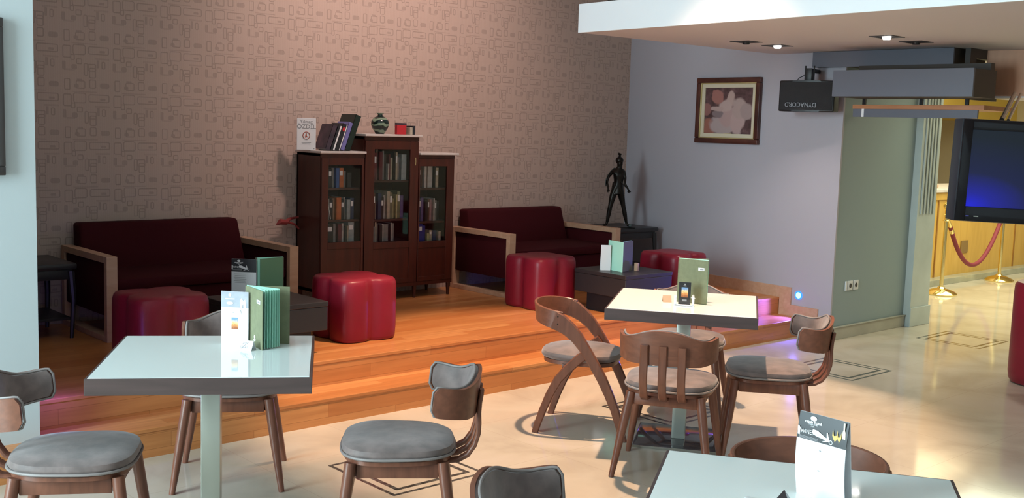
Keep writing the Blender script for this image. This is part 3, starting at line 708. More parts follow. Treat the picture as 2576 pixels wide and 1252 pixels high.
for loc, lab in (((5.685, 5.915, S2), 'red leather pouf in front of the right sofa, left of the blue lit black table'),
                 ((2.525, 5.64, S2), 'dark shaded red pouf in front of the left sofa, behind the mint table'),
                 ((6.86, 5.58, S2), 'red leather pouf at the far right of the stage below the statue table')):
    o = pf.copy(); C.objects.link(o); o.location = loc; o['label'] = lab
pb = NB(); bx(pb, -.3, .3, -.3, .3, .03, .37, .004)
def low_table(label, loc):
    t = thing('low_table', label, 'table', loc, 0, 'low black tables on the stage')
    bm = NB(); bx(bm, -.262, .262, -.262, .262, .28, .31, .004); obj('table_top', bm, M['ebony'], t, smooth=False)
    bm = NB(); bx(bm, -.259, .259, -.259, .259, .14, .279, .003); obj('body', bm, M['ebony'], t, smooth=False)
    bm = NB(); bx(bm, -.19, .19, -.19, .19, 0, .14); obj('plinth', bm, M['black'], t, smooth=False); return t
pb.free()
lt = low_table('low black block table among the red poufs before the left sofa', (3.145, 5.585, S2))
dup(lt, (6.09, 5.43, S2), 0, 'low black block table with a blue sheen before the right sofa')
# things on the low tables
LZ = S2 + .3105
m1 = open_menu('mint and dark open menu standing on the black table before the right sofa', (5.965, 5.335, LZ), R(-42), R(66), .225, .165, 1, cover='page', covers=('page', 'darkolive'), rng=.05)
bm = NB(); box(bm, 0, 0, .03, .022, .035, .06, .004); tag(obj('wooden_holder', bm, M['tan'], loc=(6.125, 5.33, LZ)), 'small tan wooden block right of the open menu on the black table', 'block')
p0, p1 = (5.905, 5.495), (5.965, 5.45)
t, d, n, W = card('table_card', 'narrow white card half hidden behind the open menu on the right black table', 'card', p0, p1, .19, z=LZ, head=.0001, bodym='paper', tent=.03)
M['green_cover'] = mat('green_cover', (.10, .21, .12), .6)
m2 = open_menu('dark green menu standing open on the black table before the left sofa', (3.29, 5.645, LZ), R(86), R(22), .232, .165, 2, cover='darkolive', page='page', covers=('green_cover', 'darkolive'))
p0, p1, hh = (3.018, 5.765), (3.118, 5.655), .225
t, d, n, W = card('wine_card', 'wine card with a black header and grey list on the left black table', 'card', p0, p1, hh, z=LZ, head=.34)
def posL(a_, z, off=.0018): return d * a_ + n * off + Zv * z
wine_header(t, d, n, W, hh, posL, colors=False)
bm = NB()
for i in range(6): blob(bm, posL(-.02 + .006 * (i % 2), hh * (.60 - .045 * i)), d, Zv, [(-.04, -.001), (.03, -.001), (.03, .001), (-.04, .001)])
obj('small_print', bm, M['ink'], t, smooth=False)

# ------------------------------------------------------------------ sofas
def make_sofa(label, loc):
    """origin at floor, front left corner; x to the right, y to the wall"""
    t = thing('sofa', label, 'sofa', loc, 0, 'maroon two seat sofas with open beech arms')
    W, D = 1.30, .735
    for k, x0 in enumerate((0, W - .066)):
        bm = NB(); x1 = x0 + .066
        bx(bm, x0, x1, 0, .042, 0, .515, .002); bx(bm, x0, x1, D - .042, D, 0, .515, .002)
        bx(bm, x0, x1, .042, D - .042, .475, .515, .002); bx(bm, x0, x1, .042, D - .042, 0, .035, .002)
        o = obj('arm_frame', bm, M['beech'], t, smooth=False)
        bm = NB(); bx(bm, x0 + .012, x1 - .012, .044, D - .044, .15, .473, .012); obj('side_panel', bm, M['maroon'], o)
    bm = NB(); bx(bm, .066, W - .066, .06, D - .12, .14, .30, .02); obj('body', bm, M['maroon'], t)
    bm = NB(); bx(bm, .068, W - .068, .03, D - .14, .30, .375, .025); 
    obj('seat_cushion', bm, M['maroon'], t)
    bm = NB()
    lo = [(.07, D - .20, .32), (W - .09, D - .20, .32), (W - .09, D - .03, .32), (.07, D - .03, .32)]
    hi = [(.07, D - .125, .66), (W - .125, D - .125, .66), (W - .125, D + .0, .66), (.07, D + .0, .66)]
    v = [bm.verts.new(p) for p in lo]; v2 = [bm.verts.new(p) for p in hi]; ring_faces(bm, [v, v2])
    bmesh.ops.bevel(bm, geom=list(bm.edges), offset=.022, segments=3, profile=.5, affect='EDGES')
    obj('backrest', bm, M['maroon'], t)
    return t
so = make_sofa('maroon sofa with open beech arms right of the bookcase, brightly lit frame', (5.692, 6.285, S2))
dup(so, (2.482, 6.285, S2), 0, 'maroon sofa with open beech arms left of the bookcase, mostly in the dark')

# ------------------------------------------------------------------ bookcase
BV = 6.70
bc_ = thing('bookcase', 'dark red mahogany bookcase of three glazed sections between the sofas', 'bookcase', (4.21, BV, S2))
BW = M['bookwood']
SEC = [(0.0, .375, 1.125, 1), (.375, .877, 1.255, 0), (.877, 1.235, 1.12, 2)]     # x0, x1, top z, index  (relative z)
GLS = [((.06, .350), .474, 1.041), ((.462, .795), .456, 1.16), ((.893, 1.16), .443, 1.032)]
SHELF = [[.465, .637, .872], [.455, .628, .925], [.44, .598, .861]]
D_ = .33
bm = NB()
for (x0, x1, zt, _), sh in zip(SEC, SHELF):
    bx(bm, x0, x0 + .018, .012, D_, .10, zt, .001); bx(bm, x1 - .018, x1, .012, D_, .10, zt, .001)
    bx(bm, x0, x1, D_ - .012, D_, .10, zt); bx(bm, x0, x1, .012, D_, zt - .02, zt); bx(bm, x0, x1, .012, D_, .10, .125); bx(bm, x0, x1, -.006, .02, zt - .029, zt, .001); bx(bm, x0, x1, -.004, .02, .10, .129, .001)
obj('carcass', bm, BW, bc_, smooth=False)
for (x0, x1, zt, _), sh in zip(SEC, SHELF):
    for z in sh:
        bm = NB(); bx(bm, x0 + .019, x1 - .019, .03, D_ - .013, z - .016, z); obj('shelf', bm, BW, bc_, smooth=False)
for (x0, x1, zt, _), (gx, g0, g1) in zip(SEC, GLS):
    bm = NB(); dx0, dx1 = x0 + .004, x1 - .004; dz0, dz1 = .13, zt - .03
    bx(bm, dx0, gx[0], -.008, .012, dz0, dz1, .002); bx(bm, gx[1], dx1, -.008, .012, dz0, dz1, .002)
    bx(bm, gx[0], gx[1], -.008, .012, g1, dz1, .002); bx(bm, gx[0], gx[1], -.008, .012, g0 - .05, g0, .002)
    bx(bm, gx[0], gx[1], -.002, .012, dz0 + .03, g0 - .05); bx(bm, gx[0], gx[1], -.008, .012, dz0, dz0 + .035, .002)
    o = obj('door', bm, BW, bc_, smooth=False)
    bm = NB(); bx(bm, gx[0], gx[1], .001, .003, g0, g1); obj('glass_pane', bm, M['acrylic'], o, smooth=False)
    if x0 > .3 and x0 < .5:
        bm = NB(); tube(bm, [(x1 - .035, -.010, 1.10), (x1 - .035, -.014, 1.07), (x1 - .035, -.010, 1.04)], .003, 8); obj('handle', bm, M['gold'], o)
for x0, x1, z in ((-.02, .375, 1.125), (.362, .892, 1.255), (.877, 1.26, 1.12)):
    bm = NB(); bx(bm, x0, x1, -.03, D_ - .002, z, z + .018, .004); obj('marble_slab', bm, M['marble_top'], bc_, smooth=False)
for x in (.02, .877, 1.215):
    for y in (.02, D_ - .03):
        bm = NB(); tube(bm, [(x, y, .10), (x, y, .0)], [.019, .011], 10); obj('leg', bm, BW, bc_)
# books inside: each one a thing
cols = dict(white=(.55, .52, .50), cream=(.50, .44, .34), grey=(.25, .24, .24), brown=(.13, .06, .04), maroon=(.13, .02, .03), navy=(.03, .05, .12), black=(.02, .02, .022), orange=(.55, .15, .04), blue=(.05, .12, .35), purple=(.16, .12, .30), tan=(.35, .22, .14), green=(.06, .10, .08), yellow=(.50, .46, .25), pink=(.45, .28, .30))
cols['pale blue'] = (.34, .40, .42); cols['olive'] = (.20, .20, .12); cols['deep blue'] = (.02, .03, .28)
bmats = {k: mat(k.replace(' ', '_') + '_book_cloth', v, .55, var=.25, scale=30) for k, v in cols.items()}
ordn = ['first', 'second', 'third', 'fourth', 'fifth', 'sixth', 'seventh', 'eighth', 'ninth', 'tenth', 'eleventh', 'twelfth', 'thirteenth']
pagem = M['paper']
def book(name_lab, x, y, z, w_, d_, h_, colr, group, tilt=0.0, roty=None, spine_mark=False, cat='book'):
    t = thing('book', name_lab, cat, (x, y, z), 0, group); t.rotation_euler = (0, tilt, 0)
    bm = NB(); bx(bm, -w_ / 2, -w_ / 2 + .002, 0, d_, 0, h_); bx(bm, w_ / 2 - .002, w_ / 2, 0, d_, 0, h_); bx(bm, -w_ / 2, w_ / 2, 0, .003, 0, h_, 0.0)
    c_ = obj('cover', bm, bmats[colr] if isinstance(colr, str) else colr, t, smooth=False)
    bm = NB(); bx(bm, -w_ / 2 + .002, w_ / 2 - .002, .003, d_ - .004, .003, h_ - .004); obj('pages', bm, pagem, t, smooth=False)
    if spine_mark:
        bm = NB(); bx(bm, -w_ * .3, w_ * .3, -.0008, 0, h_ * .62, h_ * .86); obj('spine_label', bm, pagem if colr != 'white' else M['ink'], t, smooth=False)
    return t
ROWS = [  # section, shelf index, x start, books (colour, width, height)
 (0, 2, .062, [('tan', .022, .155), ('black', .028, .125), ('grey', .02, .13), ('blue', .026, .13), ('orange', .034, .13), ('grey', .02, .11), ('black', .03, .10)]),
 (0, 1, .062, [('grey', .03, .14), ('black', .028, .13), ('tan', .018, .14), ('orange', .036, .145), ('black', .026, .13), ('white', .010, .145), ('pale blue', .028, .13), ('navy', .03, .14)]),
 (0, 0, .066, [('tan', .010, .15), ('black', .05, .14), ('grey', .024, .145), ('maroon', .03, .14), ('white', .018, .145), ('black', .02, .12), ('cream', .01, .125), ('pale blue', .045, .15)]),
 (1, 2, .466, [('grey', .018, .17), ('maroon', .026, .20), ('cream', .010, .225), ('maroon', .026, .21), ('grey', .016, .215), ('black', .022, .19), ('white', .012, .12), ('maroon', .014, .19), ('cream', .022, .165), ('black', .012, .21), ('cream', .02, .205), ('grey', .02, .17), ('pale blue', .042, .19)]),
 (1, 1, .470, [('maroon', .016, .19), ('brown', .018, .195), ('cream', .012, .13), ('navy', .028, .19), ('black', .022, .16), ('white', .016, .175), ('cream', .026, .205), ('olive', .024, .195), ('yellow', .016, .15), ('yellow', .016, .18), ('olive', .026, .205), ('purple', .03, .17)]),
 (1, 0, .480, [('grey', .024, .13), ('cream', .014, .165), ('grey', .016, .15), ('black', .022, .14), ('white', .014, .15), ('grey', .042, .145), ('black', .010, .15), ('white', .012, .155), ('grey', .020, .15)]),
 (2, 2, .898, [('tan', .014, .13), ('black', .020, .145), ('brown', .018, .14), ('white', .022, .155), ('brown', .012, .15), ('white', .046, .155), ('black', .012, .15), ('cream', .030, .14)]),
 (2, 1, .900, [('black', .018, .16), ('navy', .018, .165), ('purple', .028, .165), ('black', .022, .15), ('brown', .020, .155), ('pink', .022, .15), ('white', .014, .16), ('grey', .020, .145), ('black', .026, .14)]),
 (2, 0, .902, [('black', .020, .10), ('deep blue', .034, .155), ('deep blue', .026, .14), ('yellow', .024, .07), ('cream', .024, .095), ('navy', .044, .09), ('cream', .022, .085)]),
]
secn = ['left section', 'middle section', 'right section']; shn = ['bottom', 'middle', 'top']
for s_i, sh, x, bl in ROWS:
    z = S2 + SHELF[s_i][sh] + .0005; x0 = x
    lim_x = (.352, .80, 1.20)[s_i]; kx = (lim_x - x) / sum(b_[1] for b_ in bl); kx = min(kx, 1.25)
    hmax = ((SHELF[s_i] + [(1.10, 1.23, 1.095)[s_i] + .016])[sh + 1] - .016 - SHELF[s_i][sh]) - .008
    kh = min((1.12 if sh else 1.0) if s_i != 1 else 1.03, hmax / max(b_[2] for b_ in bl))
    bl = [(c_, w_ * kx, h_ * kh) for c_, w_, h_ in bl]
    for i, (c_, w_, h_) in enumerate(bl):
        size = 'thin' if w_ < .017 else ('thick' if w_ > .031 else 'mid-thick')
        book(f'{size} {c_} book, {ordn[i]} on the {shn[sh]} shelf of the bookcase {secn[s_i]}', 4.21 + x + w_ / 2, BV + .036 + .01 * ((i * 7) % 3), z, w_ - .001, .17, h_, c_, f'books on the {shn[sh]} shelf of the {secn[s_i]}', 0.0, None, w_ > .022 and i % 3 == 1)
        x += w_
# pen-like white strip seen in the left section
bm = NB(); tube(bm, [(4.275, BV + .022, S2 + .80), (4.30, BV + .022, S2 + .70), (4.31, BV + .022, S2 + .645)], .003, 6); tag(obj('curtain_rod', bm, M['plastic']), 'thin white curved wire behind the glass of the left bookcase door', 'wire')

# on top of the bookcase: white upright book, leaning books, vase, red box
zt = S2 + 1.125 + .0185
t = thing('book', 'white upright book with a round red emblem on the left end of the bookcase top', 'book', (4.165, BV + .13, zt), R(-32), 'books on top of the bookcase')
bm = NB(); box(bm, 0, .012, .115, .135, .024, .23, .002); obj('cover', bm, M['paper'], t, smooth=False)
bm = NB(); tube(bm, [(.024 * math.cos(q), -.0008, .105 + .026 * math.sin(q)) for q in [2 * PI * k / 24 for k in range(24)]], .0028, 6, True)
blob(bm, (0, -.0012, .105), (1, 0, 0), Zv, [(-.010, -.016), (-.004, .014), (.004, .016), (.002, .002), (.012, -.014), (.004, -.010)])
obj('emblem', bm, mat('red_print', (.42, .09, .05), .5), t)
lettering('lettering', 'Yılmaz', .034, (0, -.0008, .205), (1, 0, 0), Zv, M['ink'], t)
lettering('lettering', 'ÖZDİL', .043, (0, -.0008, .168), (1, 0, 0), Zv, M['ink'], t, bold=.0006)
bm = NB()
for k in range(2): blob(bm, (0, -.0009, .055 - k * .010), (1, 0, 0), Zv, [(-.034 + .006 * k, -.002), (.034 - .006 * k, -.002), (.034 - .006 * k, .002), (-.034 + .006 * k, .002)])
blob(bm, (.055, -.0009, .012), (1, 0, 0), Zv, [(-.004, -.004), (.004, -.004), (.004, .004), (-.004, .004)])
obj('small_print', bm, M['ink'], t, smooth=False)
cov = dict(dusky=mat('dusky_photo_cover', (.10, .06, .085), .3, col2=(.03, .025, .04), scale=14), dark=mat('black_cover', (.02, .02, .028), .3),
           violetc=mat('violet_cover', (.17, .16, .40), .4), dgreen=mat('dark_green_cover', (.010, .022, .018), .35))
lean = R(20)
x = 4.262
for lab, w_, h_, m_, dep in (('dusky violet picture cover book leaning first in the row on the bookcase top', .040, .19, cov['dusky'], .15),
                        ('white edged book leaning second in the row on the bookcase top', .034, .19, cov['dark'], .15),
                        ('black book with a red circle leaning third in the row on the bookcase top', .042, .20, cov['dark'], .15),
                        ('violet blue book leaning before the big green one on the bookcase top', .036, .215, cov['violetc'], .15),
                        ('large dark green album leaning last against the tall section of the bookcase', .048, .27, cov['dgreen'], .19)):
    t = book(lab, x, BV + .03, zt + .001, w_, dep, h_, m_, 'books on top of the bookcase', lean)
    t.rotation_euler = (0, lean, R(0)); t.location = (x + w_ / 2, BV + .03, zt + math.sin(lean) * w_ / 2 + .0005)
    for c_ in t.children:
        if c_.name.startswith('cover') and 'white edged' in lab:
            bm = NB(); bx(bm, .004, w_ / 2 - .001, -.0012, -.0002, .002, h_ - .002); obj('white_spine', bm, M['paper'], t, smooth=False)
    if 'red circle' in lab:
        bm = NB(); blob(bm, (0, -.001, h_ * .80), (1, 0, 0), Zv, circ(.013, 18, .9, 1.3)); obj('red_spot', bm, mat('red_spot', (.50, .02, .03), .4), t, smooth=False)
        bm = NB(); bx(bm, w_ / 2 - .008, w_ / 2 - .001, -.0012, -.0002, .002, h_ - .002); obj('white_spine', bm, M['paper'], t, smooth=False)
    x += w_ / math.cos(lean) + .002
zm = S2 + 1.255 + .0185
# green striped vase
def vase_mat():
    m, nt, b = new_mat('green_striped_glaze'); g = G(nt); tc = nt.nodes.new('ShaderNodeTexCoord')
    wv = nt.nodes.new('ShaderNodeTexWave'); wv.wave_type = 'BANDS'; wv.bands_direction = 'Z'; wv.inputs['Scale'].default_value = 7; wv.inputs['Distortion'].default_value = 3.5; wv.inputs['Detail'].default_value = 1; wv.inputs['Detail Scale'].default_value = 2
    nt.links.new(tc.outputs['Object'], wv.inputs['Vector'])
    nt.links.new(ramp(nt, wv.outputs[0], [(.45, (.008, .018, .016)), (.62, (.03, .08, .06)), (.8, (.20, .27, .19))]), b.inputs['Base Color']); setin(b, rough=.2); return m
bm = NB(); lathe(bm, [(.0001, 0), (.032, 0), (.036, .006), (.058, .040), (.070, .072), (.066, .098), (.046, .122), (.020, .136), (.017, .148), (.030, .156), (.027, .158), (.014, .150), (.0001, .149)], 36)
tag(obj('vase', bm, vase_mat(), loc=(4.79, BV + .10, zm)), 'round green and black striped vase on the tall middle of the bookcase', 'vase')
bm = NB(); box(bm, 0, 0, .036, .088, .03, .072, .002); tag(obj('red_box', bm, mat('red_card', (.48, .02, .03), .5), loc=(4.955, BV + .06, zm), smooth=False), 'small bright red box standing on the tall middle of the bookcase', 'box')
bm = NB(); box(bm, 0, 0, .044, .092, .03, .088, .002); tag(obj('book', bm, cov['dusky'], loc=(4.985, BV + .10, zm), smooth=False), 'small dark maroon book standing right behind the red box', 'book', 'books on top of the bookcase')
bm = NB(); box(bm, 0, 0, .028, .026, .06, .056, .002); tag(obj('book', bm, bmats['cream'], loc=(5.035, BV + .06, zm), smooth=False), 'tiny cream book between the red box and the last dark book', 'book', 'books on top of the bookcase')
bm = NB(); box(bm, 0, 0, .034, .024, .09, .068, .002); tag(obj('book', bm, cov['dark'], loc=(5.065, BV + .08, zm), smooth=False), 'little dark book at the right end of the tall middle top', 'book', 'books on top of the bookcase')
# red twisted cord hanging by the left sofa's arm
bm = NB(); tube(bm, [(4.20, 6.99, .93), (4.12, 6.97, .925), (4.08, 6.96, .90), (4.03, 6.955, .905), (4.00, 6.96, .885)], [.008, .010, .02, .022, .004], 8)
tube(bm, [(4.10, 6.965, .90), (4.16, 6.97, .88), (4.20, 6.98, .845)], [.010, .008, .006], 8)
tag(obj('ribbon', bm, mat('red_cord', (.25, .03, .03), .7)), 'twisted red ribbon hanging on the wall between the left sofa and the bookcase', 'ribbon')

# ------------------------------------------------------------------ statue and side tables
def side_table(label, loc, sx, sy, h_):
    t = thing('side_table', label, 'table', loc, 0, 'black side tables beside the sofas')
    bm = NB(); box(bm, 0, 0, h_ - .02, sx, sy, .04, .012); box(bm, 0, 0, h_ - .07, sx - .05, sy - .05, .06, .002); obj('table_top', bm, M['ebony'], t)
    for x in (-1, 1):
        for y in (-1, 1):
            bm = NB(); tube(bm, [(x * (sx / 2 - .03), y * (sy / 2 - .03), h_ - .05), (x * (sx / 2 - .02), y * (sy / 2 - .02), h_ * .5), (x * (sx / 2 - .03), y * (sy / 2 - .03), 0)], [.022, .017, .012], 8); obj('leg', bm, M['ebony'], t)
    bm = NB(); box(bm, 0, 0, .12, sx - .06, sy - .06, .015, .002); obj('lower_shelf', bm, M['ebony'], t)
    return t
side_table('black table in the far corner carrying the bronze statue', (7.42, 6.74, S2), .66, .50, .475)
side_table('dark side table in the shade left of the left sofa', (2.12, 6.76, S2), .56, .48, .46)
def statue(label, loc, rotz):
    t = thing('statue', label, 'statue', loc, rotz)
    # joints (x right in picture, y away, z up), height .66 ; striding figure, left hand on hip, right hand forward
    J = [((.0, 0, .345), .046), ((.004, 0, .385), .043), ((.008, 0, .43), .048), ((.006, 0, .475), .056), ((.004, 0, .515), .038), ((.008, -.004, .54), .017), ((.012, -.008, .572), .030), ((.012, -.008, .605), .030),
         ((-.030, 0, .318), .037), ((-.048, -.01, .25), .031), ((-.062, -.012, .18), .022), ((-.070, -.006, .125), .024), ((-.084, -.004, .035), .013), ((-.092, -.012, .016), .012), ((-.124, -.030, .010), .011),
         ((.028, 0, .318), .037), ((.046, .005, .25), .030), ((.062, .005, .185), .021), ((.076, .008, .125), .023), ((.096, .012, .035), .013), ((.104, .006, .016), .012), ((.138, -.014, .010), .011),
         ((-.045, .0, .505), .018), ((-.085, .02, .455), .0145), ((-.098, .01, .405), .012), ((-.088, -.02, .36), .009), ((-.088, -.03, .335), .008),
         ((.052, .0, .505), .018), ((.066, -.005, .45), .014), ((.060, -.03, .40), .012), ((.085, -.05, .36), .009), ((.098, -.06, .335), .008)]
    E_ = [(0, 1), (1, 2), (2, 3), (3, 4), (4, 5), (5, 6), (6, 7), (0, 8), (8, 9), (9, 10), (10, 11), (11, 12), (12, 13), (13, 14), (0, 15), (15, 16), (16, 17), (17, 18), (18, 19), (19, 20), (20, 21),
          (4, 22), (22, 23), (23, 24), (24, 25), (25, 26), (4, 27), (27, 28), (28, 29), (29, 30), (30, 31)]
    me = bpy.data.meshes.new('body'); me.from_pydata([j[0] for j in J], E_, []); o = bpy.data.objects.new('body', me); C.objects.link(o)
    sk = o.modifiers.new('skin', 'SKIN'); sk.use_smooth_shade = True
    for i, sv in enumerate(me.skin_vertices[0].data): sv.radius = (J[i][1], J[i][1]); sv.use_root = (i == 0)
    sb = o.modifiers.new('sub', 'SUBSURF'); sb.levels = 2; sb.render_levels = 2
    bpy.context.view_layer.update(); me2 = bpy.data.meshes.new_from_object(o.evaluated_get(bpy.context.evaluated_depsgraph_get()))
    C.objects.unlink(o); bpy.data.objects.remove(o)
    me2.materials.clear(); me2.materials.append(M['bronze'])
    for p in me2.polygons: p.use_smooth = True
    b = bpy.data.objects.new('body', me2); C.objects.link(b); b.parent = t
    # hair with a knot
    bm = NB(); bmesh.ops.create_uvsphere(bm, u_segments=20, v_segments=12, radius=1); 
    for v in bm.verts: v.co = Vector((v.co.x * .037 + .008, v.co.y * .037 + .004, v.co.z * .036 + .605))
    tube(bm, [(.008, .004, .636), (.010, .004, .650), (.008, .004, .660), (.012, .004, .672)], [.014, .009, .016, .019], 10); obj('hair', bm, M['bronze'], t)
    # face bits
    bm = NB(); tube(bm, [(.022, -.034, .592), (.026, -.045, .583), (.022, -.036, .580)], [.004, .006, .004], 6); tube(bm, [(.012, -.036, .570), (.024, -.040, .569), (.034, -.034, .570)], [.002, .004, .002], 6); obj('nose_and_mouth', bm, M['bronze'], t)
    # hip cloth
    bm = NB(); rings = []
    for z, rr in ((.30, .062), (.335, .056), (.375, .050), (.40, .047)):
        rings.append([bm.verts.new((.002 + rr * 1.02 * math.cos(q) * (1 + .05 * math.sin(7 * q)), rr * .72 * math.sin(q) * (1 + .05 * math.sin(7 * q)), z + .006 * math.sin(3 * q))) for q in [2 * PI * k / 40 for k in range(40)]])
    ring_faces(bm, rings); obj('hip_cloth', bm, M['bronze'], t)
    # cape over the left arm
    bm = NB(); strip(bm, [(-.03, .02, .535), (-.06, .025, .505), (-.088, .02, .46), (-.106, .01, .41), (-.108, 0, .37)], (.35, 1, 0), [.05, .055, .06, .055, .03], .008); obj('cape', bm, M['bronze'], t)
    # fingers of both hands
    for (hx, hy, hz), s in (((-.088, -.03, .335), -1), ((.098, -.06, .335), 1)):
        for k in range(4):
            bm = NB(); tube(bm, [(hx + (k - 1.5) * .0045, hy, hz + .002), (hx + (k - 1.5) * .005 + s * .002, hy - .005, hz - .012), (hx + (k - 1.5) * .005 + s * .001, hy - .010, hz - .020 - .002 * (k in (1, 2)))], [.0028, .0026, .0018], 6); obj('finger', bm, M['bronze'], b)
        bm = NB(); tube(bm, [(hx - s * .006, hy - .004, hz + .004), (hx - s * .013, hy - .010, hz - .006), (hx - s * .012, hy - .014, hz - .013)], [.003, .003, .002], 6); obj('thumb', bm, M['bronze'], b)
    # slim stick across the hip
    bm = NB(); tube(bm, [(.02, -.045, .415), (.06, -.062, .375), (.115, -.075, .325)], .0035, 8); obj('stick', bm, M['bronze'], t)
    bm = NB(); bmesh.ops.create_uvsphere(bm, u_segments=16, v_segments=10, radius=.017); bmesh.ops.translate(bm, verts=bm.verts, vec=(.125, -.045, .017)); obj('ball', bm, mat('patinated_ball', (.12, .16, .16), .3, metal=.6), t)
    bm = NB(); box(bm, .01, -.008, .003, .32, .12, .006, .002); obj('base', bm, M['bronze'], t)
    for c_ in t.children:
        if not c_.name.startswith('base'): c_.location.z = .006
    return t
statue('dark bronze statue of a striding youth standing on the black corner table', (7.34, 6.66, S2 + .475), R(-42))

# ------------------------------------------------------------------ on the violet wall
def on_violet(y, z): return Vector((uv_(y), y, z))
ang = math.atan2(.115, 2.39)
# framed painting
t = thing('picture_frame', 'square classical figure painting in a mahogany and gilt frame on the violet wall', 'painting', on_violet(5.815, 1.85), -ang)
Wf, Hf = .705, .575
def fr(bm, w0, h0, wd, x0, x1, bev=.002):
    bx(bm, x0, x1, -w0 / 2, w0 / 2, h0 / 2 - wd, h0 / 2, bev); bx(bm, x0, x1, -w0 / 2, w0 / 2, -h0 / 2, -h0 / 2 + wd, bev)
    bx(bm, x0, x1, -w0 / 2, -w0 / 2 + wd, -h0 / 2 + wd, h0 / 2 - wd, bev); bx(bm, x0, x1, w0 / 2 - wd, w0 / 2, -h0 / 2 + wd, h0 / 2 - wd, bev)
bm = NB(); fr(bm, Wf, Hf, .045, -.045, -.004, .008); obj('frame', bm, M['mahog'], t)
bm = NB(); fr(bm, Wf - .088, Hf - .088, .010, -.036, -.006, .002); obj('gilt_slip', bm, M['gold'], t, smooth=False)
bm = NB(); fr(bm, Wf - .106, Hf - .106, .034, -.024, -.010, .001); obj('mount', bm, M['passepartout'], t, smooth=False)
def painting_mat():
    """plain generic painterly stand-in: dark ground, pale rosy shapes"""
    m, nt, b = new_mat('painted_canvas'); g = G(nt); L = nt.links.new
    tc = nt.nodes.new('ShaderNodeTexCoord'); n = nt.nodes.new('ShaderNodeTexNoise'); n.inputs['Scale'].default_value = 4; n.inputs['Detail'].default_value = 4; L(tc.outputs['Generated'], n.inputs['Vector'])
    sp = nt.nodes.new('ShaderNodeSeparateXYZ'); L(tc.outputs['Generated'], sp.inputs[0])
    wob = g.m('MULTIPLY', g.m('SUBTRACT', n.outputs[0], .5), .16)
    y = g.m('ADD', g.m('SUBTRACT', 1.0, sp.outputs[1]), wob); z = g.m('SUBTRACT', sp.outputs[2], wob)
    n2 = nt.nodes.new('ShaderNodeTexNoise'); n2.inputs['Scale'].default_value = 9; L(tc.outputs['Generated'], n2.inputs['Vector'])
    c = ramp(nt, n2.outputs[0], [(.3, (.055, .030, .032)), (.6, (.12, .065, .068)), (.8, (.19, .11, .11))])
    def el(cx, cy, rx, ry, col, soft=.25):
        nonlocal c
        dx = g.m('DIVIDE', g.m('SUBTRACT', y, cx), rx); dy = g.m('DIVIDE', g.m('SUBTRACT', z, cy), ry)
        dd = g.m('SQRT', g.m('ADD', g.m('MULTIPLY', dx, dx), g.m('MULTIPLY', dy, dy)))
        f = g.m('MINIMUM', g.m('MAXIMUM', g.m('DIVIDE', g.m('SUBTRACT', 1.0 + soft, dd), soft), 0), 1); c = mixc(nt, f, c, col)
    el(.12, .13, .12, .16, (.30, .12, .09)); el(.06, .52, .08, .12, (.26, .12, .11)); el(.40, .18, .24, .16, (.40, .32, .32)); el(.50, .38, .17, .20, (.42, .29, .28)); el(.70, .26, .12, .24, (.45, .32, .31)); el(.72, .55, .13, .19, (.42, .31, .29))
    el(.86, .50, .11, .15, (.36, .27, .26)); el(.54, .76, .08, .14, (.46, .33, .30)); el(.26, .80, .10, .13, (.34, .15, .13)); el(.42, .60, .12, .12, (.46, .34, .32)); el(.27, .54, .12, .05, (.44, .32, .30)); el(.30, .42, .10, .07, (.22, .17, .18))
    L(c, b.inputs['Base Color']); setin(b, rough=.35); return m
bm = NB(); bx(bm, -.014, -.008, -(Wf - .16) / 2, (Wf - .16) / 2, -(Hf - .16) / 2, (Hf - .16) / 2); obj('canvas', bm, painting_mat(), t, smooth=False)
bm = NB(); bx(bm, -.016, -.014, -.05, .04, -(Hf - .16) / 2 - .001, -(Hf - .16) / 2 + .010); obj('name_plate', bm, M['gold'], t, smooth=False)
# loudspeaker
t = thing('loudspeaker', 'black loudspeaker hanging from a bracket on the violet wall', 'speaker', (7.535, 4.855, 1.965), R(14))
bm = NB(); prism(bm, [(-.02, -.225), (-.035, -.11), (-.04, 0), (-.035, .11), (-.02, .225), (.10, .225), (.165, .13), (.165, -.13), (.10, -.225)], -.122, .122)
bmesh.ops.bevel(bm, geom=list(bm.edges), offset=.010, segments=3, profile=.5, affect='EDGES'); obj('cabinet', bm, M['black'], t)
bm = NB(); prism(bm, [(-.026, -.212), (-.041, -.105), (-.046, 0), (-.041, .105), (-.026, .212), (-.02, .212), (-.02, -.212)], -.108, .108); gr = obj('grille', bm, mat('black_grille', (.008, .009, .012), .5, bump=.4, bscale=500), t, ang=20)
lettering('lettering', 'DYNACORD', .050, (-.049, .035, -.068), (0, 1, 0), (0, 0, -1), mat('grey_logo', (.14, .14, .16), .4), gr, bold=.0008, sx=.9, ext=.001)
bm = NB(); box(bm, .03, 0, .17, .05, .05, .10, .004); tube(bm, [(.03, -.035, .12), (.03, -.035, .24)], .006, 8); tube(bm, [(.03, .035, .12), (.03, .035, .24)], .006, 8); box(bm, .13, 0, .205, .23, .03, .03, .003); obj('bracket', bm, M['black'], t)
bm = NB(); tube(bm, [(.0, .09, .122), (.01, .075, .145), (.03, .05, .16), (.04, .03, .19)], .003, 6); obj('cable', bm, M['black'], t)
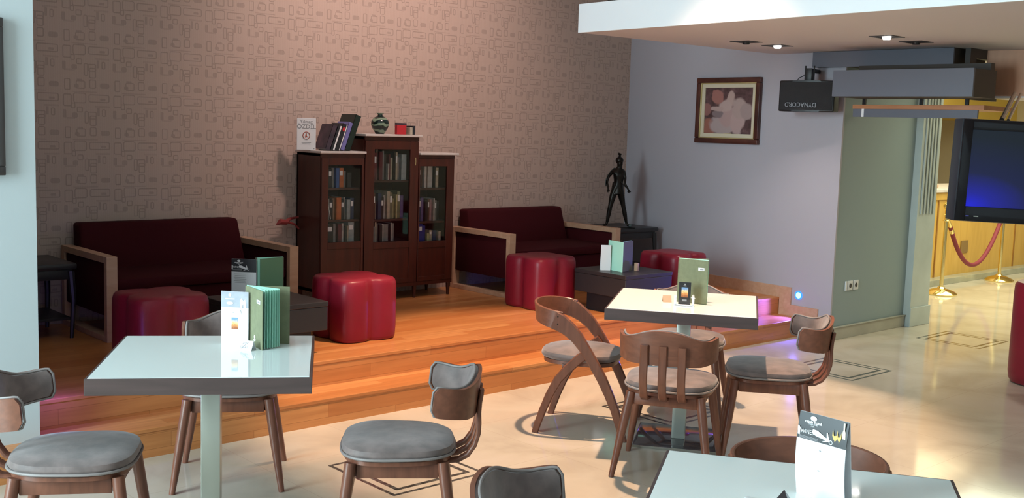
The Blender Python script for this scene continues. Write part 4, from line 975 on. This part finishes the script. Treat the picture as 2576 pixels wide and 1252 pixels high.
# round blue step light
p = on_violet(4.975, .328)
t = thing('step_light', 'round glowing blue step light on the violet wall beside the steps', 'step light', p, -ang)
def disc(bm, r0, r1, x0, x1, n=28):
    rings = [[bm.verts.new((x, r * math.cos(2 * PI * k / n), r * math.sin(2 * PI * k / n))) for k in range(n)] for r, x in ((r0, x0), (r1, x1))]; ring_faces(bm, rings)
bm = NB(); disc(bm, .036, .036, 0, -.006); obj('rim', bm, M['blue_led'], t)
bm = NB(); disc(bm, .026, .020, -.006, -.012); obj('lens', bm, M['blue_core'], t)
light('SPOT', 'step_glow', (p[0] - .03, p[1], p[2]), 55, (.12, .10, 1.0), (p[0] - 1.0, p[1] + .12, p[2] - .42), spot_size=R(110), spot_blend=.7, shadow_soft_size=.02)
light('POINT', 'low_blue_glow', (1.78, 5.10, .40), 2.2, (.22, .10, 1.0), shadow_soft_size=.02)
t = thing('step_light', 'small blue step light on the side of the pale wall end beside the dark steps', 'step light', (1.667, 5.12, .40), PI)
bm = NB(); disc(bm, .030, .030, 0, -.006); obj('rim', bm, M['blue_led'], t)
light('SPOT', 'table_blue_glow', (7.30, 3.9, 2.25), 120, (.12, .10, 1.0), (5.95, 5.1, .6), spot_size=R(22), spot_blend=.6, shadow_soft_size=.03)  # unseen blue spot added to tint the low table and its menu

# sockets on the passage wall
for i, (x, lab) in enumerate(((8.035, 'white wall socket nearer the violet wall corner on the grey passage wall'), (8.125, 'white wall socket farther right on the grey passage wall'))):
    t = thing('wall_socket', lab, 'socket', (x, 4.6645, .433), 0, 'pair of wall sockets'); bm = NB(); bx(bm, -.038, .038, -.010, 0, -.040, .040, .004); obj('plate', bm, M['plastic'], t)
    bm = NB(); lathe(bm, [(.0001, 0), (.019, 0), (.019, .002), (.0001, .002)], 20); bmesh.ops.rotate(bm, verts=bm.verts, matrix=Matrix.Rotation(PI / 2, 3, 'X')); bmesh.ops.translate(bm, verts=bm.verts, vec=(0, -.0105, 0)); obj('outlet', bm, M['lamp_hole'], t)
bm = NB(); bx(bm, -.012, .012, -.010, 0, -.040, .040, .003); tag(obj('blank_plate', bm, M['plastic'], loc=(7.975, 4.6645, .433)), 'narrow white blank plate left of the two sockets', 'plate')

# dark picture frame on the pale left wall
t = thing('picture_frame', 'dark framed picture cut by the left edge on the pale wall', 'picture', (1.133, 5.02, 1.704))
bm = NB()
bx(bm, -.4, .4, -.03, 0, .30, .34, .004); bx(bm, -.4, .4, -.03, 0, -.34, -.30, .004); bx(bm, -.4, -.36, -.03, 0, -.30, .30, .004); bx(bm, .36, .4, -.03, 0, -.30, .30, .004)
obj('frame', bm, M['pic_dark'], t); bm = NB(); bx(bm, -.36, .36, -.012, -.004, -.30, .30); obj('picture', bm, M['glassblack'], t, smooth=False)

# ------------------------------------------------------------------ hanging grey boxes over the passage
t = thing('hanging_box', 'upper long grey lacquered box fixed under the soffit over the passage', 'ceiling box', (7.69, 4.34, 2.20))
bm = NB(); bx(bm, 0, .02, -.585, .585, 0, .122, .001); obj('front_panel', bm, M['bulk'], t, smooth=False)
bm = NB(); bx(bm, .02, .53, -.58, .58, .004, .122); obj('body', bm, M['bulkdark'], t, smooth=False)
t = thing('hanging_box', 'lower long grey lacquered box hanging over the passage before the loudspeaker', 'ceiling box', (7.35, 3.985, 1.955))
bm = NB(); bx(bm, 0, .02, -.55, .535, 0, .195, .001); obj('front_panel', bm, M['bulk'], t, smooth=False)
bm = NB(); bx(bm, .02, .36, -.545, .53, -.002, .193); obj('body', bm, M['bulkdark'], t, smooth=False)
bm = NB(); bx(bm, .30, .36, -.53, .50, .193, .247); obj('hanger', bm, M['bulkdark'], t, smooth=False)
t = thing('hanging_shelf', 'narrow grey shelf with an orange wooden top hanging below the grey boxes', 'shelf', (7.70, 4.05, 1.812))
bm = NB(); bx(bm, 0, .02, -.50, .49, 0, .062, .001); obj('front_panel', bm, M['bulk'], t, smooth=False)
bm = NB(); bx(bm, -.01, .50, -.55, .49, .062, .095, .001); obj('wood_board', bm, M['orangewood'], t, smooth=False)
for y in (.42, -.05, -.40):
    bm = NB(); bx(bm, .03, .05, y - .012, y + .012, .095, .386); obj('hanger', bm, M['black'], t, smooth=False)
bm = NB(); bx(bm, -.002, .0, .395, .415, 0, .062); obj('white_strip', bm, M['paper'], t, smooth=False)
# dark end frame with an opening and the terracotta box
t = thing('end_frame', 'dark brown open frame at the right end of the grey boxes', 'frame', (7.80, 3.70, 1.955))
bm = NB(); bx(bm, 0, .10, -.02, .02, 0, .37); bx(bm, .10, .48, -.02, .02, .30, .37); bx(bm, .10, .48, -.02, .02, 0, .06); obj('frame', bm, M['bulkdark'], t, smooth=False)
t = thing('ceiling_cabinet', 'terracotta veneered cabinet hanging under the soffit at the right picture edge', 'cabinet', (8.07, 3.10, 1.975))
bm = NB(); bx(bm, 0, .5, -.72, .58, .012, .349, .001); obj('body', bm, M['boxwood'], t, smooth=False)
bm = NB(); bx(bm, -.004, .5, -.724, .584, 0, .012, .001); obj('bottom_edge', bm, M['soffit'], t, smooth=False)
bm = NB(); bx(bm, -.012, -.004, .04, .06, .26, .27); obj('knob', bm, M['tan'], t, smooth=False)

# ------------------------------------------------------------------ television
import itertools
def atd(x, y, D): return Vector((0, 0, HC)) + (Fv + Rv * ((x - 1288) / FPX) - Uv * ((y - 626) / FPX)) * D
DT = 7.0
q0 = atd(2419, 301, DT); q1 = atd(2400, 553, DT); q2 = atd(2576, 309, DT - .03)
t = thing('television', 'black flat television hanging at the right edge, blue glow painted on its dark screen', 'television', q1)
xd = Vector((q2.x - q0.x, q2.y - q0.y, 0)).normalized(); nd = Vector((xd.y, -xd.x, 0)); HT = (q0 - q1).length
tv_rot = Matrix(((xd.x, -nd.x, 0), (xd.y, -nd.y, 0), (0, 0, 1))).to_euler(); t.rotation_euler = (tv_rot.x, tv_rot.y + R(1.3), tv_rot.z)
WT = 1.06
bm = NB(); bx(bm, -.006, WT, .006, .17, -.004, HT + .004, .008); obj('housing', bm, M['tv_side'], t)
bm = NB(); fb = .06
bx(bm, 0, fb, -.012, .006, 0, HT, .003); bx(bm, WT - fb, WT, -.012, .006, 0, HT, .003); bx(bm, fb, WT - fb, -.012, .006, 0, .095, .003); bx(bm, fb, WT - fb, -.012, .006, HT - .065, HT, .003)
bz = obj('bezel', bm, M['gloss_black'], t)
lettering('lettering', 'PHILIPS', .014, (.12, -.0125, .042), (1, 0, 0), Zv, M['ink'], bz) if False else None
bm = NB(); bx(bm, .065, .085, -.0135, -.012, .030, .036); obj('button', bm, mat('violet_print', (.10, .10, .5), .4), bz, smooth=False)
bm = NB(); bx(bm, .115, .145, -.0135, -.012, .030, .036); obj('badge', bm, M['steel'], bz, smooth=False)
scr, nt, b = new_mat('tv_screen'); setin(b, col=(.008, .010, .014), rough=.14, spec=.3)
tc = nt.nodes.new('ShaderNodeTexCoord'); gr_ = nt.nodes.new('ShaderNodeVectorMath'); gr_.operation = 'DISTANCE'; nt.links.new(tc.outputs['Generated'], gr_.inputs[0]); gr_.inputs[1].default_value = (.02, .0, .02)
nt.links.new(ramp(nt, gr_.outputs['Value'], [(0, (.008, .010, .80)), (.16, (.008, .010, .36)), (.42, (.005, .008, .06)), (.9, (.004, .008, .016))]), b.inputs['Emission Color']); b.inputs['Emission Strength'].default_value = .8  # blue corner glow painted as a gradient into the screen's emission
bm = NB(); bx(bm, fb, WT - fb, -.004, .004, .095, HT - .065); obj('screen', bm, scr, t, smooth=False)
s_ = atd(2553, 236, 7.6); e_ = atd(2520, 302, 7.12)
bm = NB(); a0 = t.matrix_world
bm = NB(); tube(bm, [s_, e_], .016, 12); tube(bm, [s_ + Vector((.03, -.03, .0)), e_ + Vector((.03, -.03, 0))], .010, 12)
tag(obj('mounting_pole', bm, M['chrome']), 'slanting chrome pole holding the television below the terracotta cabinet', 'pole')
# red tub seat cut by the right picture edge
bm = NB(); rings = []
for sc_, z in ((.86, 0), (.95, .008), (.985, .03), (1, .08), (1, .62), (.99, .68), (.95, .70), (.8, .705), (.3, .71)):
    rings.append([bm.verts.new((.36 * x * sc_, .36 * y * sc_, z)) for x, y in superellipse(1, 1, 0, 48, 3.2)])
ring_faces(bm, rings); tag(obj('tub_seat', bm, M['leather'], loc=(7.79, 2.80, 0)), 'red upholstered seat cut by the right picture edge below the television', 'seat')

# ------------------------------------------------------------------ reception hall
t = thing('reception_counter', 'golden wood reception counter with a white stone top in the bright hall', 'counter', (11.0, 5.9, 0))
bm = NB(); bx(bm, 0, 7, 0, .7, .07, .97); 
obj('body', bm, M['counter'], t, smooth=False)
bm = NB(); bx(bm, -.02, 7, -.02, .72, .97, 1.06, .004); obj('rail', bm, M['counter'], t, smooth=False)
bm = NB(); bx(bm, -.05, 7, -.05, .75, 1.06, 1.10, .006); obj('stone_top', bm, M['marble_top'], t, smooth=False)
bm = NB(); bx(bm, -.1, 7, -.14, .7, 0, .07, .004); obj('plinth', bm, M['greystone'], t, smooth=False)
joint = mat('dark_oak_joint', (.30, .14, .03), .5)
for x in (.98, 3.1):
    bm = NB(); bx(bm, x, x + .02, -.012, 0, .07, .97); obj('panel_joint', bm, joint, t, smooth=False)
bm = NB(); bx(bm, 1.62, 1.80, -.014, 0, .32, .47, .003); obj('inset_plate', bm, mat('bronze_plate', (.28, .17, .06), .4, metal=.3), t, smooth=False)
bm = NB(); box(bm, 0, 0, .02, .22, .16, .04, .006); tag(obj('key_tray', bm, M['tan'], loc=(12.0, 6.05, 1.10)), 'small tan tray lying on the reception counter top', 'tray')
def stanchion(label, loc):
    t = thing('rope_stanchion', label, 'barrier post', loc, 0, 'polished brass rope posts')
    bm = NB(); lathe(bm, [(.0001, 0), (.165, 0), (.168, .012), (.15, .03), (.09, .055), (.045, .065), (.03, .085), (.0001, .086)], 36); obj('base', bm, M['brass'], t)
    bm = NB(); lathe(bm, [(.02, .08), (.02, .84), (.026, .845), (.026, .86), (.02, .865), (.02, .90), (.012, .92), (.0001, .925)], 20); obj('pole', bm, M['brass'], t)
    bm = NB(); bmesh.ops.create_uvsphere(bm, u_segments=24, v_segments=16, radius=.040); bmesh.ops.translate(bm, verts=bm.verts, vec=(0, 0, .955)); obj('ball_finial', bm, M['brass'], t)
    bm = NB(); tube(bm, [(.03 * math.cos(q), .03 * math.sin(q), .80) for q in [2 * PI * k / 16 for k in range(16)]], .006, 8, True); obj('ring', bm, M['brass'], t)
    return t
st = stanchion('brass rope post with ball top beside the pale marble casing', (11.22, 5.42, 0))
dup(st, (12.99, 5.57, 0), 0, 'brass rope post farther right whose top hides behind the television')
A_, B_ = Vector((11.26, 5.41, .80)), Vector((12.96, 5.56, .84))
pts = []
for i in range(31):
    k = i / 30; p = A_.lerp(B_, k); p.z -= .56 * (1 - (2 * k - 1) ** 2); pts.append(p)
t = thing('barrier_rope', 'burgundy velvet rope drooping between the two brass posts', 'rope', (0, 0, 0))
bm = NB(); tube(bm, pts[1:-1], .024, 12); obj('rope', bm, M['rope'], t)
for e0, e1 in ((pts[0], pts[2]), (pts[-1], pts[-3])):
    bm = NB(); tube(bm, [e0, e0.lerp(e1, .5), e1], [.010, .022, .028], 12); obj('brass_end', bm, M['brass'], t)
